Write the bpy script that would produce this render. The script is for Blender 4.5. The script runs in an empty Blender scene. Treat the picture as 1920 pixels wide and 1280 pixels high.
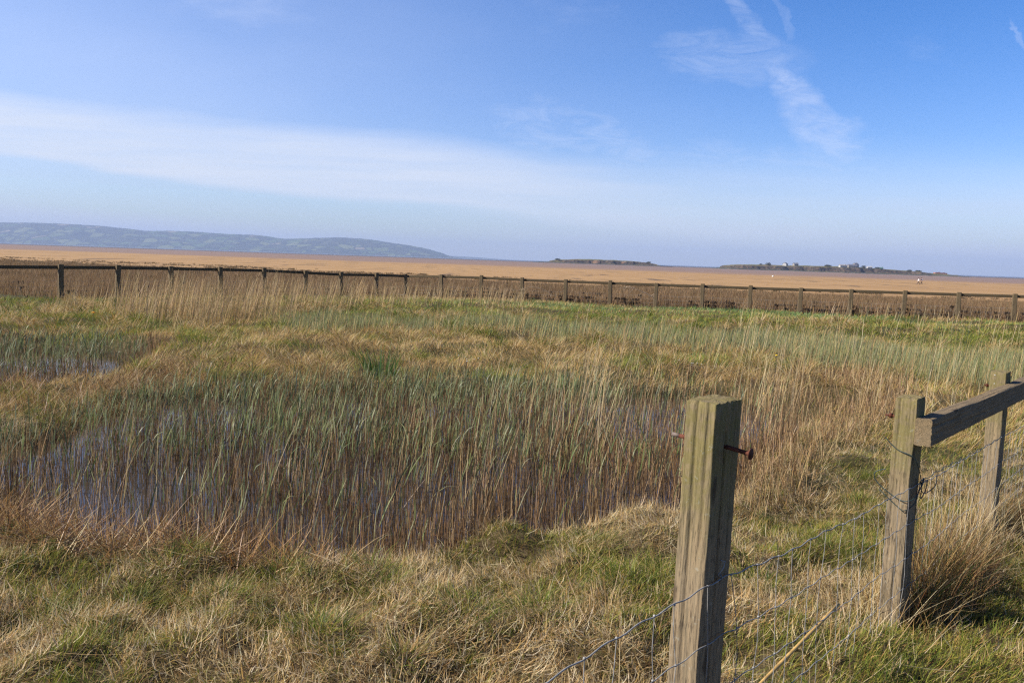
import bpy, bmesh, math, random
import numpy as np
from mathutils import Vector, Matrix

random.seed(7)
rng = np.random.default_rng(7)
SC = bpy.context.scene
COL = SC.collection
PI = math.pi

# ------------------------------------------------------------------ camera
EYE = np.array([0.0, 0.0, 1.6])
FPX = 1549.8                       # focal length in pixels of the 1920 px wide photograph
PITCH, ROLL = math.radians(5.64), math.radians(1.93)
RM = Matrix.Rotation(PI/2 - PITCH, 3, 'X') @ Matrix.Rotation(ROLL, 3, 'Z')
RN = np.array(RM)

def ray(px, py):
    return RN @ np.array([(px-960)/FPX, (640-py)/FPX, -1.0])
def at_depth(px, py, Y):           # measured point at distance Y ahead of the eye
    d = ray(px, py); return EYE + d*(Y/d[1])
def on_plane(px, py, z):           # measured point on the level z
    d = ray(px, py); return EYE + d*((z-EYE[2])/d[2])
def poly(pts, z):
    return np.array([on_plane(px, py, z)[:2] for px, py in pts])

cam = bpy.data.cameras.new('camera'); cam.lens = 18.0; cam.sensor_width = 22.3
cam.clip_start = 0.05; cam.clip_end = 60000
co = bpy.data.objects.new('camera', cam); COL.objects.link(co)
co.matrix_world = Matrix.Translation(EYE.tolist()) @ RM.to_4x4()
SC.camera = co

# ------------------------------------------------------------------ noise, polygons
def _h(ix, iy, s):
    n = (ix.astype(np.int64)*374761393 + iy.astype(np.int64)*668265263 + s*982451653) & 0xffffffff
    n = ((n ^ (n >> 13))*1274126177) & 0xffffffff
    return ((n ^ (n >> 16)) & 0xffffff)/float(0xffffff)
def vnoise(x, y, s=0):
    x = np.asarray(x, float); y = np.asarray(y, float)
    xi = np.floor(x); yi = np.floor(y); fx = x-xi; fy = y-yi
    fx = fx*fx*(3-2*fx); fy = fy*fy*(3-2*fy)
    a = _h(xi, yi, s); b = _h(xi+1, yi, s); c = _h(xi, yi+1, s); d = _h(xi+1, yi+1, s)
    return (a*(1-fx)+b*fx)*(1-fy) + (c*(1-fx)+d*fx)*fy
def fbm(x, y, s=0, o=4):           # 0..1
    t = 0; a = 1; n = 0
    for k in range(o):
        t = t + a*vnoise(x*2**k, y*2**k, s+k*17); n += a; a *= .5
    return t/n
def sdf(P, x, y):                  # signed distance to a polygon, negative inside
    x = np.asarray(x, float); y = np.asarray(y, float)
    d = np.full(x.shape, 1e18); ins = np.zeros(x.shape, bool)
    n = len(P)
    for i in range(n):
        ax, ay = P[i]; bx, by = P[(i+1) % n]
        ex, ey = bx-ax, by-ay
        wx, wy = x-ax, y-ay
        t = np.clip((wx*ex+wy*ey)/(ex*ex+ey*ey+1e-12), 0, 1)
        d = np.minimum(d, (wx-ex*t)**2+(wy-ey*t)**2)
        if ay != by:
            ins ^= ((ay > y) != (by > y)) & (x < (bx-ax)*(y-ay)/(by-ay)+ax)
    d = np.sqrt(d)
    return np.where(ins, -d, d)
def sstep(a, b, x):
    t = np.clip((np.asarray(x, float)-a)/(b-a), 0, 1); return t*t*(3-2*t)

WATER = -.24
SAND = -1.3
POND_A = poly([(-160,975),(0,985),(100,1015),(230,1065),(420,1080),(560,1112),(640,1112),(760,1078),(900,1036),(1050,1020),(1180,992),(1290,962),
               (1380,890),(1460,835),(1480,790),(1400,762),(1280,750),(1000,742),(700,742),(450,748),(300,762),(200,792),(120,825),(40,848),(-160,870)], WATER)
POND_B = poly([(-160,752),(60,738),(150,717),(230,697),(290,672),(200,655),(-160,650)], WATER)

# far fence posts: measured pixel column, pixel of the top, distance
FAR = []
for k, (px, py) in enumerate([(-140,495),(-11,495),(112,496),(220,497),(322,499),(413,501),(495,503),(572,507),(640,511),(705,512),(762,514)]):
    FAR.append(at_depth(px, py, 25.6*(1+.0535*(k-2))))
for k, (px, py) in enumerate([(829,515),(902,517),(980,521),(1061,524),(1145,527),(1230,530),(1318,533),(1408,536),(1502,539),(1597,541.5),(1696,544.5),(1800,548),(1905,551),(2015,555)]):
    FAR.append(at_depth(px, py, 36.2*(1-.0147*(k+1))))
FAR = np.array(FAR)
MEADOW = np.vstack([FAR[:, :2], [[60, 20], [60, -60], [-60, -60], [-60, 5]]])

def ground_z(x, y):
    x = np.asarray(x, float); y = np.asarray(y, float)
    t = np.clip(x/np.maximum(np.abs(y), 8), -.7, .7)
    ye = np.where(y > 40, 40+(y-40)*(1+.55*t), y)
    z = np.interp(ye, [-80,0,2,3.2,4.6,6,11,13.5,17,22,27,33,42,60,80,96,104,130,200,400],
                  [.2,.12,.10,.07,-.02,-.09,-.11,-.06,-.03,.0,.02,-.1,-.22,-.55,-.9,-1.16,-1.36,-1.7,-2.2,-2.4])
    z = z - .17*sstep(.7, 2.2, x)*sstep(7.6, 5.2, y)
    z = z + ((fbm(x*2.6, y*2.6, 15, 3)-.5)*.22 + (fbm(x*7, y*7, 16, 2)-.5)*.10)*sstep(13, 8, y) + (fbm(x*.8, y*.8, 18, 3)-.5)*.30*sstep(10,13,y)*sstep(34,26,y)
    z = z - .10*sstep(-6, -14, x)*sstep(12, 22, y)*sstep(60, 40, y)
    near = np.exp(-np.abs(y)/60.)
    z = z + (fbm(x*.9, y*.9, 3, 3)-.5)*.16*near + (fbm(x*.22, y*.22, 9, 2)-.5)*.16
    d = np.minimum(sdf(POND_A, x, y), sdf(POND_B, x, y))
    w = d + (fbm(x*1.3, y*1.3, 21, 3)-.5)*.5
    z = z*1.0
    dip = sstep(.40, -.35, w)
    return z*(1-dip) + (WATER-.30)*dip

# ------------------------------------------------------------------ mesh + material helpers
def mesh_np(name, V, F, mat=None, cols=None, flat=False, parent=None):
    V = np.asarray(V, np.float32); F = np.asarray(F, np.int32)
    me = bpy.data.meshes.new(name)
    me.vertices.add(len(V)); me.vertices.foreach_set('co', V.ravel())
    nf, k = F.shape
    me.loops.add(nf*k); me.loops.foreach_set('vertex_index', F.ravel())
    me.polygons.add(nf); me.polygons.foreach_set('loop_start', np.arange(0, nf*k, k, dtype=np.int32))
    if flat: me.polygons.foreach_set('use_smooth', np.zeros(nf, bool))
    else: me.polygons.foreach_set('use_smooth', np.ones(nf, bool))
    if cols is not None:
        a = me.color_attributes.new('Col', 'FLOAT_COLOR', 'POINT')
        a.data.foreach_set('color', np.asarray(cols, np.float32).ravel())
    me.update(calc_edges=True)
    o = bpy.data.objects.new(name, me); COL.objects.link(o)
    if mat: me.materials.append(mat)
    if parent: o.parent = parent
    return o
class MB:                                   # collects shapes into one mesh
    def __init__(s): s.v = []; s.f = []
    def add(s, V, F):
        b = len(s.v); s.v += [tuple(map(float, q)) for q in V]; s.f += [tuple(i+b for i in q) for q in F]; return s
    def box(s, c, size, M=None):
        x, y, z = [q/2 for q in size]
        P = [(-x,-y,-z),(x,-y,-z),(x,y,-z),(-x,y,-z),(-x,-y,z),(x,-y,z),(x,y,z),(-x,y,z)]
        if M is not None: P = [tuple(M @ Vector(p)) for p in P]
        return s.add([(p[0]+c[0], p[1]+c[1], p[2]+c[2]) for p in P], [(0,3,2,1),(4,5,6,7),(0,1,5,4),(1,2,6,5),(2,3,7,6),(3,0,4,7)])
    def tube(s, pts, r, n=6, cap=True):
        pts = [Vector(p) for p in pts]; R = r if hasattr(r, '__len__') else [r]*len(pts)
        V = []; F = []; up = None
        for i, p in enumerate(pts):
            t = (pts[min(i+1, len(pts)-1)]-pts[max(i-1, 0)]).normalized()
            if up is None:
                up = Vector((0,0,1)) if abs(t.z) < .9 else Vector((1,0,0))
            a = t.cross(up).normalized(); up = a.cross(t).normalized()
            for k in range(n):
                q = 2*PI*k/n; V.append(p + (a*math.cos(q)+up*math.sin(q))*R[i])
        for i in range(len(pts)-1):
            for k in range(n):
                k2 = (k+1) % n
                F.append((i*n+k, i*n+k2, (i+1)*n+k2, (i+1)*n+k))
        if cap:
            F.append(tuple(range(n))[::-1]); F.append(tuple((len(pts)-1)*n+k for k in range(n)))
        return s.add(V, F)
    def ball(s, c, r, sx=1, sy=1, sz=1, nu=8, nv=5):
        V = [(c[0],c[1],c[2]-r*sz)]; F = []
        for j in range(1, nv):
            t = PI*j/nv-PI/2
            for i in range(nu):
                q = 2*PI*i/nu; V.append((c[0]+r*sx*math.cos(t)*math.cos(q), c[1]+r*sy*math.cos(t)*math.sin(q), c[2]+r*sz*math.sin(t)))
        V.append((c[0],c[1],c[2]+r*sz)); L = len(V)-1
        for i in range(nu):
            F.append((0, 1+(i+1) % nu, 1+i)); F.append((L, L-nu+i, L-nu+(i+1) % nu))
            for j in range(nv-2):
                a = 1+j*nu; F.append((a+i, a+(i+1) % nu, a+nu+(i+1) % nu, a+nu+i))
        return s.add(V, F)
    def build(s, name, mat, parent=None, smooth=False):
        me = bpy.data.meshes.new(name); me.from_pydata(s.v, [], s.f); me.update()
        for p in me.polygons: p.use_smooth = smooth
        o = bpy.data.objects.new(name, me); COL.objects.link(o)
        if mat: me.materials.append(mat)
        if parent: o.parent = parent
        return o
def tag(o, label=None, cat=None, group=None, kind=None):
    if label: o['label'] = label
    if cat: o['category'] = cat
    if group: o['group'] = group
    if kind: o['kind'] = kind
    return o
def empty(name, loc=(0,0,0), rz=0):
    o = bpy.data.objects.new(name, None); o.empty_display_size = .1
    COL.objects.link(o); o.location = loc; o.rotation_euler = (0,0,rz); return o

class NT:                                   # terse node building
    def __init__(s, tree): s.t = tree; s.n = tree.nodes; s.l = tree.links
    def put(s, sock, v):
        if hasattr(v, 'is_linked') or hasattr(v, 'links'): s.l.new(v, sock)
        elif isinstance(v, (tuple, list)):
            d = sock.default_value
            sock.default_value = tuple(v) + ((1,) if len(d) == 4 and len(v) == 3 else ())
        else: sock.default_value = v
    def node(s, kind, ins=None, **kw):
        n = s.n.new(kind)
        for k, v in kw.items(): setattr(n, k, v)
        for k, v in (ins or {}).items(): s.put(n.inputs[k], v)
        return n
    def m(s, op, a, b=0.0, c=0.0, clamp=False):
        n = s.node('ShaderNodeMath', {0: a, 1: b, 2: c}, operation=op); n.use_clamp = clamp; return n.outputs[0]
    def mix(s, f, a, b, blend='MIX'):
        n = s.n.new('ShaderNodeMix'); n.data_type = 'RGBA'; n.blend_type = blend
        s.put(n.inputs[0], f); s.put(n.inputs[6], a); s.put(n.inputs[7], b); return n.outputs[2]
    def noise(s, vec, scale, detail=4, rough=.55, dist=0):
        n = s.node('ShaderNodeTexNoise', {'Scale': scale, 'Detail': detail, 'Roughness': rough, 'Distortion': dist})
        if vec is not None: s.l.new(vec, n.inputs['Vector'])
        return n.outputs[0]
    def mapr(s, v, a, b, c=0., d=1., smooth=True):
        n = s.node('ShaderNodeMapRange', {0: v, 1: a, 2: b, 3: c, 4: d}); n.clamp = True
        n.interpolation_type = 'SMOOTHSTEP' if smooth else 'LINEAR'; return n.outputs[0]
    def scale(s, vec, sc, loc=(0,0,0), rot=(0,0,0)):
        n = s.node('ShaderNodeMapping', {'Vector': vec, 'Location': loc, 'Scale': sc, 'Rotation': rot}); return n.outputs[0]
def material(name):
    m = bpy.data.materials.new(name); m.use_nodes = True; m.node_tree.nodes.clear()
    N = NT(m.node_tree); out = N.node('ShaderNodeOutputMaterial'); N.out = out
    return m, N
def principled(N, col, rough=.8, spec=.3, bump=None, bs=.3, bd=.02, **kw):
    p = N.node('ShaderNodeBsdfPrincipled', {'Base Color': col, 'Roughness': rough, 'Specular IOR Level': spec})
    for k, v in kw.items(): N.put(p.inputs[k], v)
    if bump is not None:
        b = N.node('ShaderNodeBump', {'Height': bump, 'Strength': bs, 'Distance': bd}); N.l.new(b.outputs[0], p.inputs['Normal'])
    N.l.new(p.outputs[0], N.out.inputs['Surface']); return p
def plain(name, col, rough=.7, spec=.3, metal=0., var=.25, scale=20):
    m, N = material(name); tc = N.node('ShaderNodeTexCoord').outputs['Object']
    n = N.noise(tc, scale)
    c = N.mix(N.mapr(n, .3, .7), tuple(q*(1-var) for q in col), tuple(min(1, q*(1+var)) for q in col))
    principled(N, c, rough, spec, Metallic=metal); return m

# ------------------------------------------------------------------ materials
def mat_blade(name, trans=.35, rough=.55, spec=.2):
    m, N = material(name)
    a = N.node('ShaderNodeAttribute', attribute_name='Col')
    p = N.node('ShaderNodeBsdfPrincipled', {'Base Color': a.outputs['Color'], 'Roughness': rough, 'Specular IOR Level': spec})
    t = N.node('ShaderNodeBsdfTranslucent', {'Color': a.outputs['Color']})
    x = N.node('ShaderNodeMixShader', {0: trans}); N.l.new(p.outputs[0], x.inputs[1]); N.l.new(t.outputs[0], x.inputs[2])
    N.l.new(x.outputs[0], N.out.inputs['Surface']); return m
M_GRASS = mat_blade('grass_blade'); M_REED = mat_blade('reed_blade', .25, .45, .3)
M_WEED = mat_blade('dried_seaweed', .05, .7, .2)

def mat_ground():
    m, N = material('ground_earth'); tc = N.node('ShaderNodeTexCoord').outputs['Object']
    a = N.noise(tc, 1.1, 6); b = N.noise(tc, 14, 5); c = N.noise(tc, .12, 3)
    col = N.mix(N.mapr(a, .35, .65), (.055,.037,.019), (.085,.062,.027))
    col = N.mix(N.mapr(c, .4, .65), col, (.05,.055,.02))
    col = N.mix(N.mapr(b, .45, .7), col, (.12,.085,.045))
    principled(N, col, .95, .1, N.noise(tc, 30, 6), .6, .03); return m
def mat_sand():
    m, N = material('sand'); tc = N.node('ShaderNodeTexCoord').outputs['Object']
    sep = N.node('ShaderNodeSeparateXYZ'); N.l.new(tc, sep.inputs[0]); X, Y = sep.outputs[0], sep.outputs[1]
    # distance out from the shore, the shoreline lying slightly askew
    big = N.noise(N.scale(tc, (.0022, .006, 1)), 1, 4)
    out = N.m('ADD', N.m('ADD', Y, N.m('MULTIPLY', X, .12)), N.m('MULTIPLY', N.m('SUBTRACT', big, .5), 220))
    dry = N.mix(N.mapr(N.noise(N.scale(tc, (.02, .09, 1)), 1, 5), .3, .7), (.335,.192,.074), (.385,.23,.094))
    fine = N.noise(N.scale(tc, (.22, .05, 1)), 1, 6, .65)
    dry = N.mix(N.mapr(fine, .50, .66, 0, .6), dry, (.25,.15,.06))
    wrack = N.noise(N.scale(tc, (.13, .045, 1)), 1, 6, .68)
    wk = N.m('MULTIPLY', N.mapr(wrack, .59, .64, 0, .85), N.mapr(out, 520, 200))
    dry = N.mix(wk, dry, (.075,.05,.03))
    wetn = N.noise(N.scale(tc, (.004, .02, 1)), 1, 5)
    damp = N.mapr(N.m('ADD', out, N.m('MULTIPLY', N.m('SUBTRACT', wetn, .5), 260)), 290, 400)
    col = N.mix(damp, dry, (.235,.15,.10))
    strip = N.m('MULTIPLY', N.mapr(N.noise(N.scale(tc, (.0015, .012, 1)), 1, 4), .5, .62), N.mapr(out, 500, 700))
    col = N.mix(strip, col, (.17,.12,.09))
    mud = N.mapr(out, 1050, 1250)
    col = N.mix(mud, col, (.16,.11,.08))
    rough = N.m('SUBTRACT', .9, N.m('MULTIPLY', damp, .2))
    rough = N.m('ADD', rough, N.m('MULTIPLY', mud, .3))
    bmp = N.noise(N.scale(tc, (.4, 2.2, 1)), 1, 4)
    principled(N, col, rough, .25, bmp, .4, .03); return m
def mat_water(name, base, rough, bump_scale, bs):
    m, N = material(name); tc = N.node('ShaderNodeTexCoord').outputs['Object']
    n = N.noise(tc, bump_scale, 3)
    principled(N, base, rough, .5, n, bs, .01, IOR=1.333); return m
def mat_wood(name, axis, warm=0., moss=0., dark=1.):
    m, N = material(name); tc = N.node('ShaderNodeTexCoord').outputs['Object']
    s = [95, 95, 95]; s[axis] = 3.0
    s2 = [240, 240, 240]; s2[axis] = 26
    n1 = N.noise(N.scale(tc, s), 1, 6, .68, .8); n2 = N.noise(N.scale(tc, s2), 1, 3); n3 = N.noise(tc, 5, 4)
    n4 = N.noise(tc, 34, 5, .65)
    c = N.mix(N.mapr(n1, .3, .7), (.15+warm,.118,.072), (.315+warm,.225,.128))
    c = N.mix(N.mapr(n2, .50, .68), c, (.075,.055,.036))
    c = N.mix(N.mapr(n3, .35, .75, 0, .55), c, (.235,.18,.115))
    if moss:
        sep = N.node('ShaderNodeSeparateXYZ'); N.l.new(tc, sep.inputs[0])
        up = N.mapr(N.m('ADD', sep.outputs[2], N.m('MULTIPLY', N.m('SUBTRACT', n3, .5), .5)), .68, 1.05)
        c = N.mix(N.m('MULTIPLY', up, N.mapr(n4, .32, .62, .3*moss, moss)), c, (.165,.138,.04))
    c = N.mix(N.mapr(n4, .62, .68, 0, .35), c, (.32,.31,.25))
    vk = N.node('ShaderNodeTexVoronoi', {'Vector': N.scale(tc, [q*.075 if q > 10 else q*.8 for q in s]), 'Scale': 1.})
    c = N.mix(N.mapr(N.m('ADD', vk.outputs['Distance'], N.m('MULTIPLY', n4, .12)), .20, .12, 0, .8), c, (.06,.042,.026))
    if dark < 1: c = N.mix(1., c, (dark, dark*.97, dark*.9), 'MULTIPLY')
    h = N.m('ADD', N.m('MULTIPLY', n1, .7), N.m('MULTIPLY', n2, .5))
    principled(N, c, .88, .15, h, .55, .006); return m
M_POST = mat_wood('post_wood', 2, .0, .72); M_RAIL = mat_wood('rail_wood', 0, 0, 0, .85)
M_POSTF = mat_wood('far_post_wood', 2, 0, 0, .62); M_RAILF = mat_wood('far_rail_wood', 0, 0, 0, .42)
M_WIRE = plain('galvanised_wire', (.27,.255,.23), .65, .35, .1, .3, 40)
M_RUST = plain('rusty_iron', (.10,.034,.02), .85, .2, .1, .45, 90)
M_BRIGHT = plain('bare_steel', (.15,.115,.095), .8, .2, 0, .3, 60)
M_TWINE = plain('dark_green_wire', (.025,.045,.042), .45, .4, 0, .3, 60)
M_CANE = plain('yellow_cane', (.47,.29,.09), .5, .35, 0, .25, 24)
M_DRIFT = plain('bleached_driftwood', (.36,.27,.18), .85, .2, 0, .3, 30)

# ------------------------------------------------------------------ the ground and its waters
def grid_axis(segs):
    out = []
    for a, b, st in segs: out += list(np.arange(a, b, st))
    return np.array(out+[segs[-1][1]])
gx = grid_axis([(-160,-60,4),(-60,-20,1.),(-20,-9,.4),(-9,9,.12),(9,20,.4),(20,60,1.),(60,160,4)])
gy = grid_axis([(-60,-4,3),(-4,1,.4),(1,14,.11),(14,30,.3),(30,60,.7),(60,160,2.),(160,260,10)])
GX, GY = np.meshgrid(gx, gy); nx, ny = len(gx), len(gy)
def grid_faces(nx, ny):
    i = np.arange(nx*ny).reshape(ny, nx)
    return np.stack([i[:-1,:-1], i[:-1,1:], i[1:,1:], i[1:,:-1]], -1).reshape(-1, 4)
GZ = ground_z(GX.ravel(), GY.ravel())
tag(mesh_np('ground', np.stack([GX.ravel(), GY.ravel(), GZ], 1), grid_faces(nx, ny), mat_ground()), kind='structure')

def sheet(name, x0, x1, y0, y1, z, mat, nx=2, ny=2):
    X, Y = np.meshgrid(np.linspace(x0, x1, nx), np.linspace(y0, y1, ny))
    o = mesh_np(name, np.stack([X.ravel(), Y.ravel(), np.full(X.size, z)], 1), grid_faces(nx, ny), mat)
    return tag(o, kind='structure')
sheet('pond_water', -16, 3.6, 3.6, 18, WATER, mat_water('pond_water', (.045,.037,.030), .05, 6, .12))
sheet('sand', -11000, 11000, 60, 11800, SAND, mat_sand(), 40, 40)
sheet('sea', -10900, 10900, 1720, 11700, SAND+.25, mat_water('sea_water', (.13,.125,.125), .38, .05, .2))

# ------------------------------------------------------------------ grass, reeds and rushes
class Blades:
    def __init__(s): s.V = []; s.F = []; s.C = []; s.n = 0
    def add(s, P, h, w, az, lean, curve, cb, ct, seg=3, face=None, prof=None):
        n = len(P)
        if n == 0: return
        f = lambda a: np.broadcast_to(np.asarray(a, float), (n,))
        h, w, az, lean, curve = map(f, (h, w, az, lean, curve))
        if face is None: face = rng.uniform(0, 2*PI, n)
        wx, wy = np.cos(face)*w*.5, np.sin(face)*w*.5
        prof = prof or ([1., .85, .6, .12] if seg == 3 else [1., .7, .1] if seg == 2 else list(np.linspace(1, .15, seg+1)))
        p = np.array(P, float); V = np.empty((n, seg+1, 2, 3)); C = np.ones((n, seg+1, 2, 4))
        ax, ay = np.cos(az), np.sin(az)
        for k in range(seg+1):
            t = k/seg
            V[:, k, 0] = p; V[:, k, 1] = p
            V[:, k, 0, 0] -= wx*prof[k]; V[:, k, 0, 1] -= wy*prof[k]
            V[:, k, 1, 0] += wx*prof[k]; V[:, k, 1, 1] += wy*prof[k]
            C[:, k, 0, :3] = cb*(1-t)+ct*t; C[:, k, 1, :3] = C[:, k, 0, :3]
            th = lean + curve*(t+.5/seg)
            st = h/seg
            p = p + np.stack([ax*np.sin(th)*st, ay*np.sin(th)*st, np.cos(th)*st], 1)
        b = np.arange(n*(seg+1)*2).reshape(n, seg+1, 2) + s.n
        F = np.stack([b[:, :-1, 0], b[:, :-1, 1], b[:, 1:, 1], b[:, 1:, 0]], -1).reshape(-1, 4)
        s.V.append(V.reshape(-1, 3)); s.F.append(F); s.C.append(C.reshape(-1, 4)); s.n += n*(seg+1)*2
    def build(s, name, mat, label, cat, kind='stuff'):
        o = mesh_np(name, np.vstack(s.V), np.vstack(s.F), mat, np.vstack(s.C))
        return tag(o, label, cat, kind=kind)
def wedge(density, y0, y1, k=.72, m=1.2, x0=-1e9, x1=1e9):
    """random spots on the ground in front of the eye, `density` to the square metre"""
    area = (k*(y0+y1)/1.0+2*m)*(y1-y0)*1.0
    n = int(area*density*1.05)
    y = rng.uniform(y0, y1, n); half = k*y1+m
    x = rng.uniform(-half, half, n)
    keep = (np.abs(x) < k*y+m) & (x > x0) & (x < x1)
    return x[keep], y[keep]
def U(a, b, n): return rng.uniform(a, b, n)
def pal(n, cols, wts=None, jit=.18):
    cols = np.array(cols); i = rng.choice(len(cols), n, p=None if wts is None else np.array(wts)/sum(wts))
    c = cols[i]*rng.uniform(1-jit, 1+jit, (n, 1))*rng.uniform(.94, 1.06, (n, 3))
    return c
def pts(x, y, dz=0.): return np.stack([x, y, ground_z(x, y)+dz], 1)
STRAW = (.53,.365,.155); PALE = (.64,.50,.28); OCHRE = (.43,.26,.08); RUST = (.25,.115,.045); BROWN = (.19,.115,.055)
GREEN = (.17,.21,.026); LIME = (.31,.29,.048); DARKG = (.06,.10,.018); GREY = (.24,.245,.11); BLUEG = (.22,.24,.09)
REEDB = (.36,.21,.095); REEDD = (.16,.09,.04); REEDP = (.48,.33,.17)
def pond_d(x, y): return np.minimum(sdf(POND_A, x, y), sdf(POND_B, x, y)) + (fbm(x*1.7, y*1.7, 5, 3)-.5)*.5

# near fence line (plan): needed to keep and to thicken the grass along it
P1 = at_depth(1341, 748, 2.25); P2 = at_depth(1708, 744, 3.75); P3 = at_depth(1876, 696, 5.3)
P0 = P1-(P2-P1)*1.0; P0[2] = P1[2]+.03
P4 = P3+(P3-P2)*1.0; P4[2] = P3[2]-.03
NEAR = [P0, P1, P2, P3, P4]
FD = (P3-P1)[:2]; FD = FD/np.linalg.norm(FD); FNRM = np.array([FD[1], -FD[0]])
def fence_side(x, y): return (x-P2[0])*FNRM[0] + (y-P2[1])*FNRM[1]     # + on the camera's right-hand side

LITA = poly([(-120,690),(120,760),(260,690),(330,690),(420,735),(300,775),(180,810),(60,850),(-120,860)], -.12)
LITB = poly([(-150,940),(60,965),(180,1020),(330,1068),(560,1100),(640,1118),(500,1134),(240,1112),(100,1090),(-150,1100)], -.05)
# --- bank in the foreground
B = Blades()
def patch(x, y, s=31): return fbm(x*1.7, y*1.7, s, 4)
for y0, y1, dg, ds in ((1.2,2.6,3800,3600),(2.6,4.2,9000,9000),(4.2,6.4,6400,6600),(6.4,9.5,3000,3200)):
    x, y = wedge(dg, y0, y1, .78, .5)
    k = (pond_d(x, y) > .06) & ~((sdf(LITB, x, y) < -.05) & (rng.random(len(x)) < .85)); x, y = x[k], y[k]
    pt = patch(x, y); fs = fence_side(x, y)
    gr = sstep(.43, .58, pt + .07*(fs > .05)*(y < 7))
    k = rng.random(len(x)) < .30+.7*gr; x, y, gr = x[k], y[k], gr[k]; n = len(x)
    az = U(0, 2*PI, n)*.5 + patch(x*.6, y*.6, 77)*9
    gcol = pal(n, [GREEN, LIME, DARKG, OCHRE], [4,4,2,1.6])
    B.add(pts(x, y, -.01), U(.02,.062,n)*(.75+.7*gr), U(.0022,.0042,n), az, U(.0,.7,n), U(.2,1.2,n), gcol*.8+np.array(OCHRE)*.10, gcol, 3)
    # matted dead grass
    x, y = wedge(ds, y0, y1, .78, .5)
    k = (pond_d(x, y) > -.02) & ~((sdf(LITB, x, y) < -.05) & (rng.random(len(x)) < .85)); x, y = x[k], y[k]
    pt = patch(x, y); k = rng.random(len(x)) < (1.05-.9*sstep(.44, .64, pt))*(1-.25*((x-P2[0])*FNRM[0]+(y-P2[1])*FNRM[1] > .1)); x, y = x[k], y[k]; n = len(x)
    az = patch(x*1.2, y*1.2, 99)*16 + U(-1.2,1.2,n)
    c = pal(n, [STRAW, PALE, OCHRE, BROWN, (.66,.56,.38)], [3.6,4,2.2,1.4,1.2], .24)
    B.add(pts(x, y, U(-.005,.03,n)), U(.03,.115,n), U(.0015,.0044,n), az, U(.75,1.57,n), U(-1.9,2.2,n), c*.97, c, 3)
# tussocks: domes of arching blades
tus = []
for i in range(190):
    y = random.uniform(1.6, 9.5); x = random.uniform(-.75*y-.5, .75*y+.5); tus.append((x, y))
extra = [on_plane(px, py, .05)[:2] for px, py in ((330,1090),(520,1085),(420,1150),(1240,1080),(1110,1010),(250,1130),(700,1100),(870,1200),(1420,1090),(1180,1120),(80,1180),(1000,1180),(600,1230),(1650,870),(1560,990),(1620,900))]
tx = np.array([t[0] for t in tus]+[e[0] for e in extra]); ty = np.array([t[1] for t in tus]+[e[1] for e in extra])
k = (pond_d(tx, ty) > .25); k[len(tus):] = True; big = np.r_[np.zeros(len(tus), bool), np.ones(len(extra), bool)][k]; tx, ty = tx[k], ty[k]
for x, y, b in zip(tx, ty, big):
    n = 420 if b else random.randint(110, 240)
    r = random.uniform(.13,.2) if b else random.uniform(.06,.14)
    q = rng.uniform(0, 2*PI, n); rr = np.sqrt(rng.random(n))*r
    X = x+np.cos(q)*rr; Y = y+np.sin(q)*rr
    green = b or random.random() < .45
    c = pal(n, [GREEN, LIME, DARKG, STRAW], [4,3,3,1.5]) if green else pal(n, [STRAW, PALE, OCHRE, LIME], [4,3,2,.8])
    dome = np.sqrt(np.maximum(0, 1-(rr/r)**2))*r*.45
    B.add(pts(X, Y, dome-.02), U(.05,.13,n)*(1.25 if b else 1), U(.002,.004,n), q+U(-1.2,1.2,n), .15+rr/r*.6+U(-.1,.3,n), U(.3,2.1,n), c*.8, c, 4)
# thin standing dead stems
x, y = wedge(13, 1.8, 9, .75, .5); k = pond_d(x, y) > -.2; x, y = x[k], y[k]; n = len(x)
c = pal(n, [PALE, STRAW, BROWN], [3,3,1])
B.add(pts(x, y), U(.10,.42,n), U(.0018,.0034,n), U(0,2*PI,n), U(0,.6,n), U(-.1,.5,n), c, c, 4)
# fallen stems lying on the grass
x, y = wedge(15, 1.8, 8, .75, .5); k = pond_d(x, y) > .1; x, y = x[k], y[k]; n = len(x)
c = pal(n, [PALE, STRAW], [3,2])
B.add(pts(x, y, U(.05,.12,n)), U(.12,.5,n), U(.002,.004,n), U(0,2*PI,n), U(1.2,1.62,n), U(-.4,.4,n), c, c, 4)
# long straw standing through and leaning along the wire fence
t = 4.2*rng.random(900)**.5; off = rng.normal(-.03, .09, 900)
X = P1[0]+FD[0]*t+FNRM[0]*off; Y = P1[1]+FD[1]*t+FNRM[1]*off; n = 900
c = pal(n, [PALE, STRAW, OCHRE], [4,4,1])
az = np.arctan2(FD[1], FD[0])+U(-1.0,.9,n)
B.add(pts(X, Y), U(.12,.62,n)*np.clip((t-.2)/2.2,.25,1), U(.002,.0042,n), az, U(.1,.95,n), U(-.05,.5,n), c*.9, c, 4)
# dense growth at the foot of the fence between the second and third posts
for t0, n, s, o0 in ((2.25,700,.05,.07),(2.6,1500,.08,.05),(3.0,1700,.09,.04),(3.5,1200,.07,-.02),(4.3,900,.07,.0),(4.7,1200,.08,.02)):
    t = rng.normal(t0, .16, n); off = rng.normal(o0, s, n)
    X = P1[0]+FD[0]*t+FNRM[0]*off; Y = P1[1]+FD[1]*t+FNRM[1]*off
    c = pal(n, [STRAW, OCHRE, BROWN, DARKG, RUST], [1.6,1.6,4,2.4,1.6])
    B.add(pts(X, Y), U(.10,.40,n)*(1.12 if t0 < 2.9 else .74), U(.0025,.006,n), U(0,2*PI,n), U(.05,.6,n), U(.1,1.0,n), c*.7, c, 4)
B.build('bank_grass', M_GRASS, 'matted green and straw coloured grass with tussocks on the near bank', 'grass')

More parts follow.
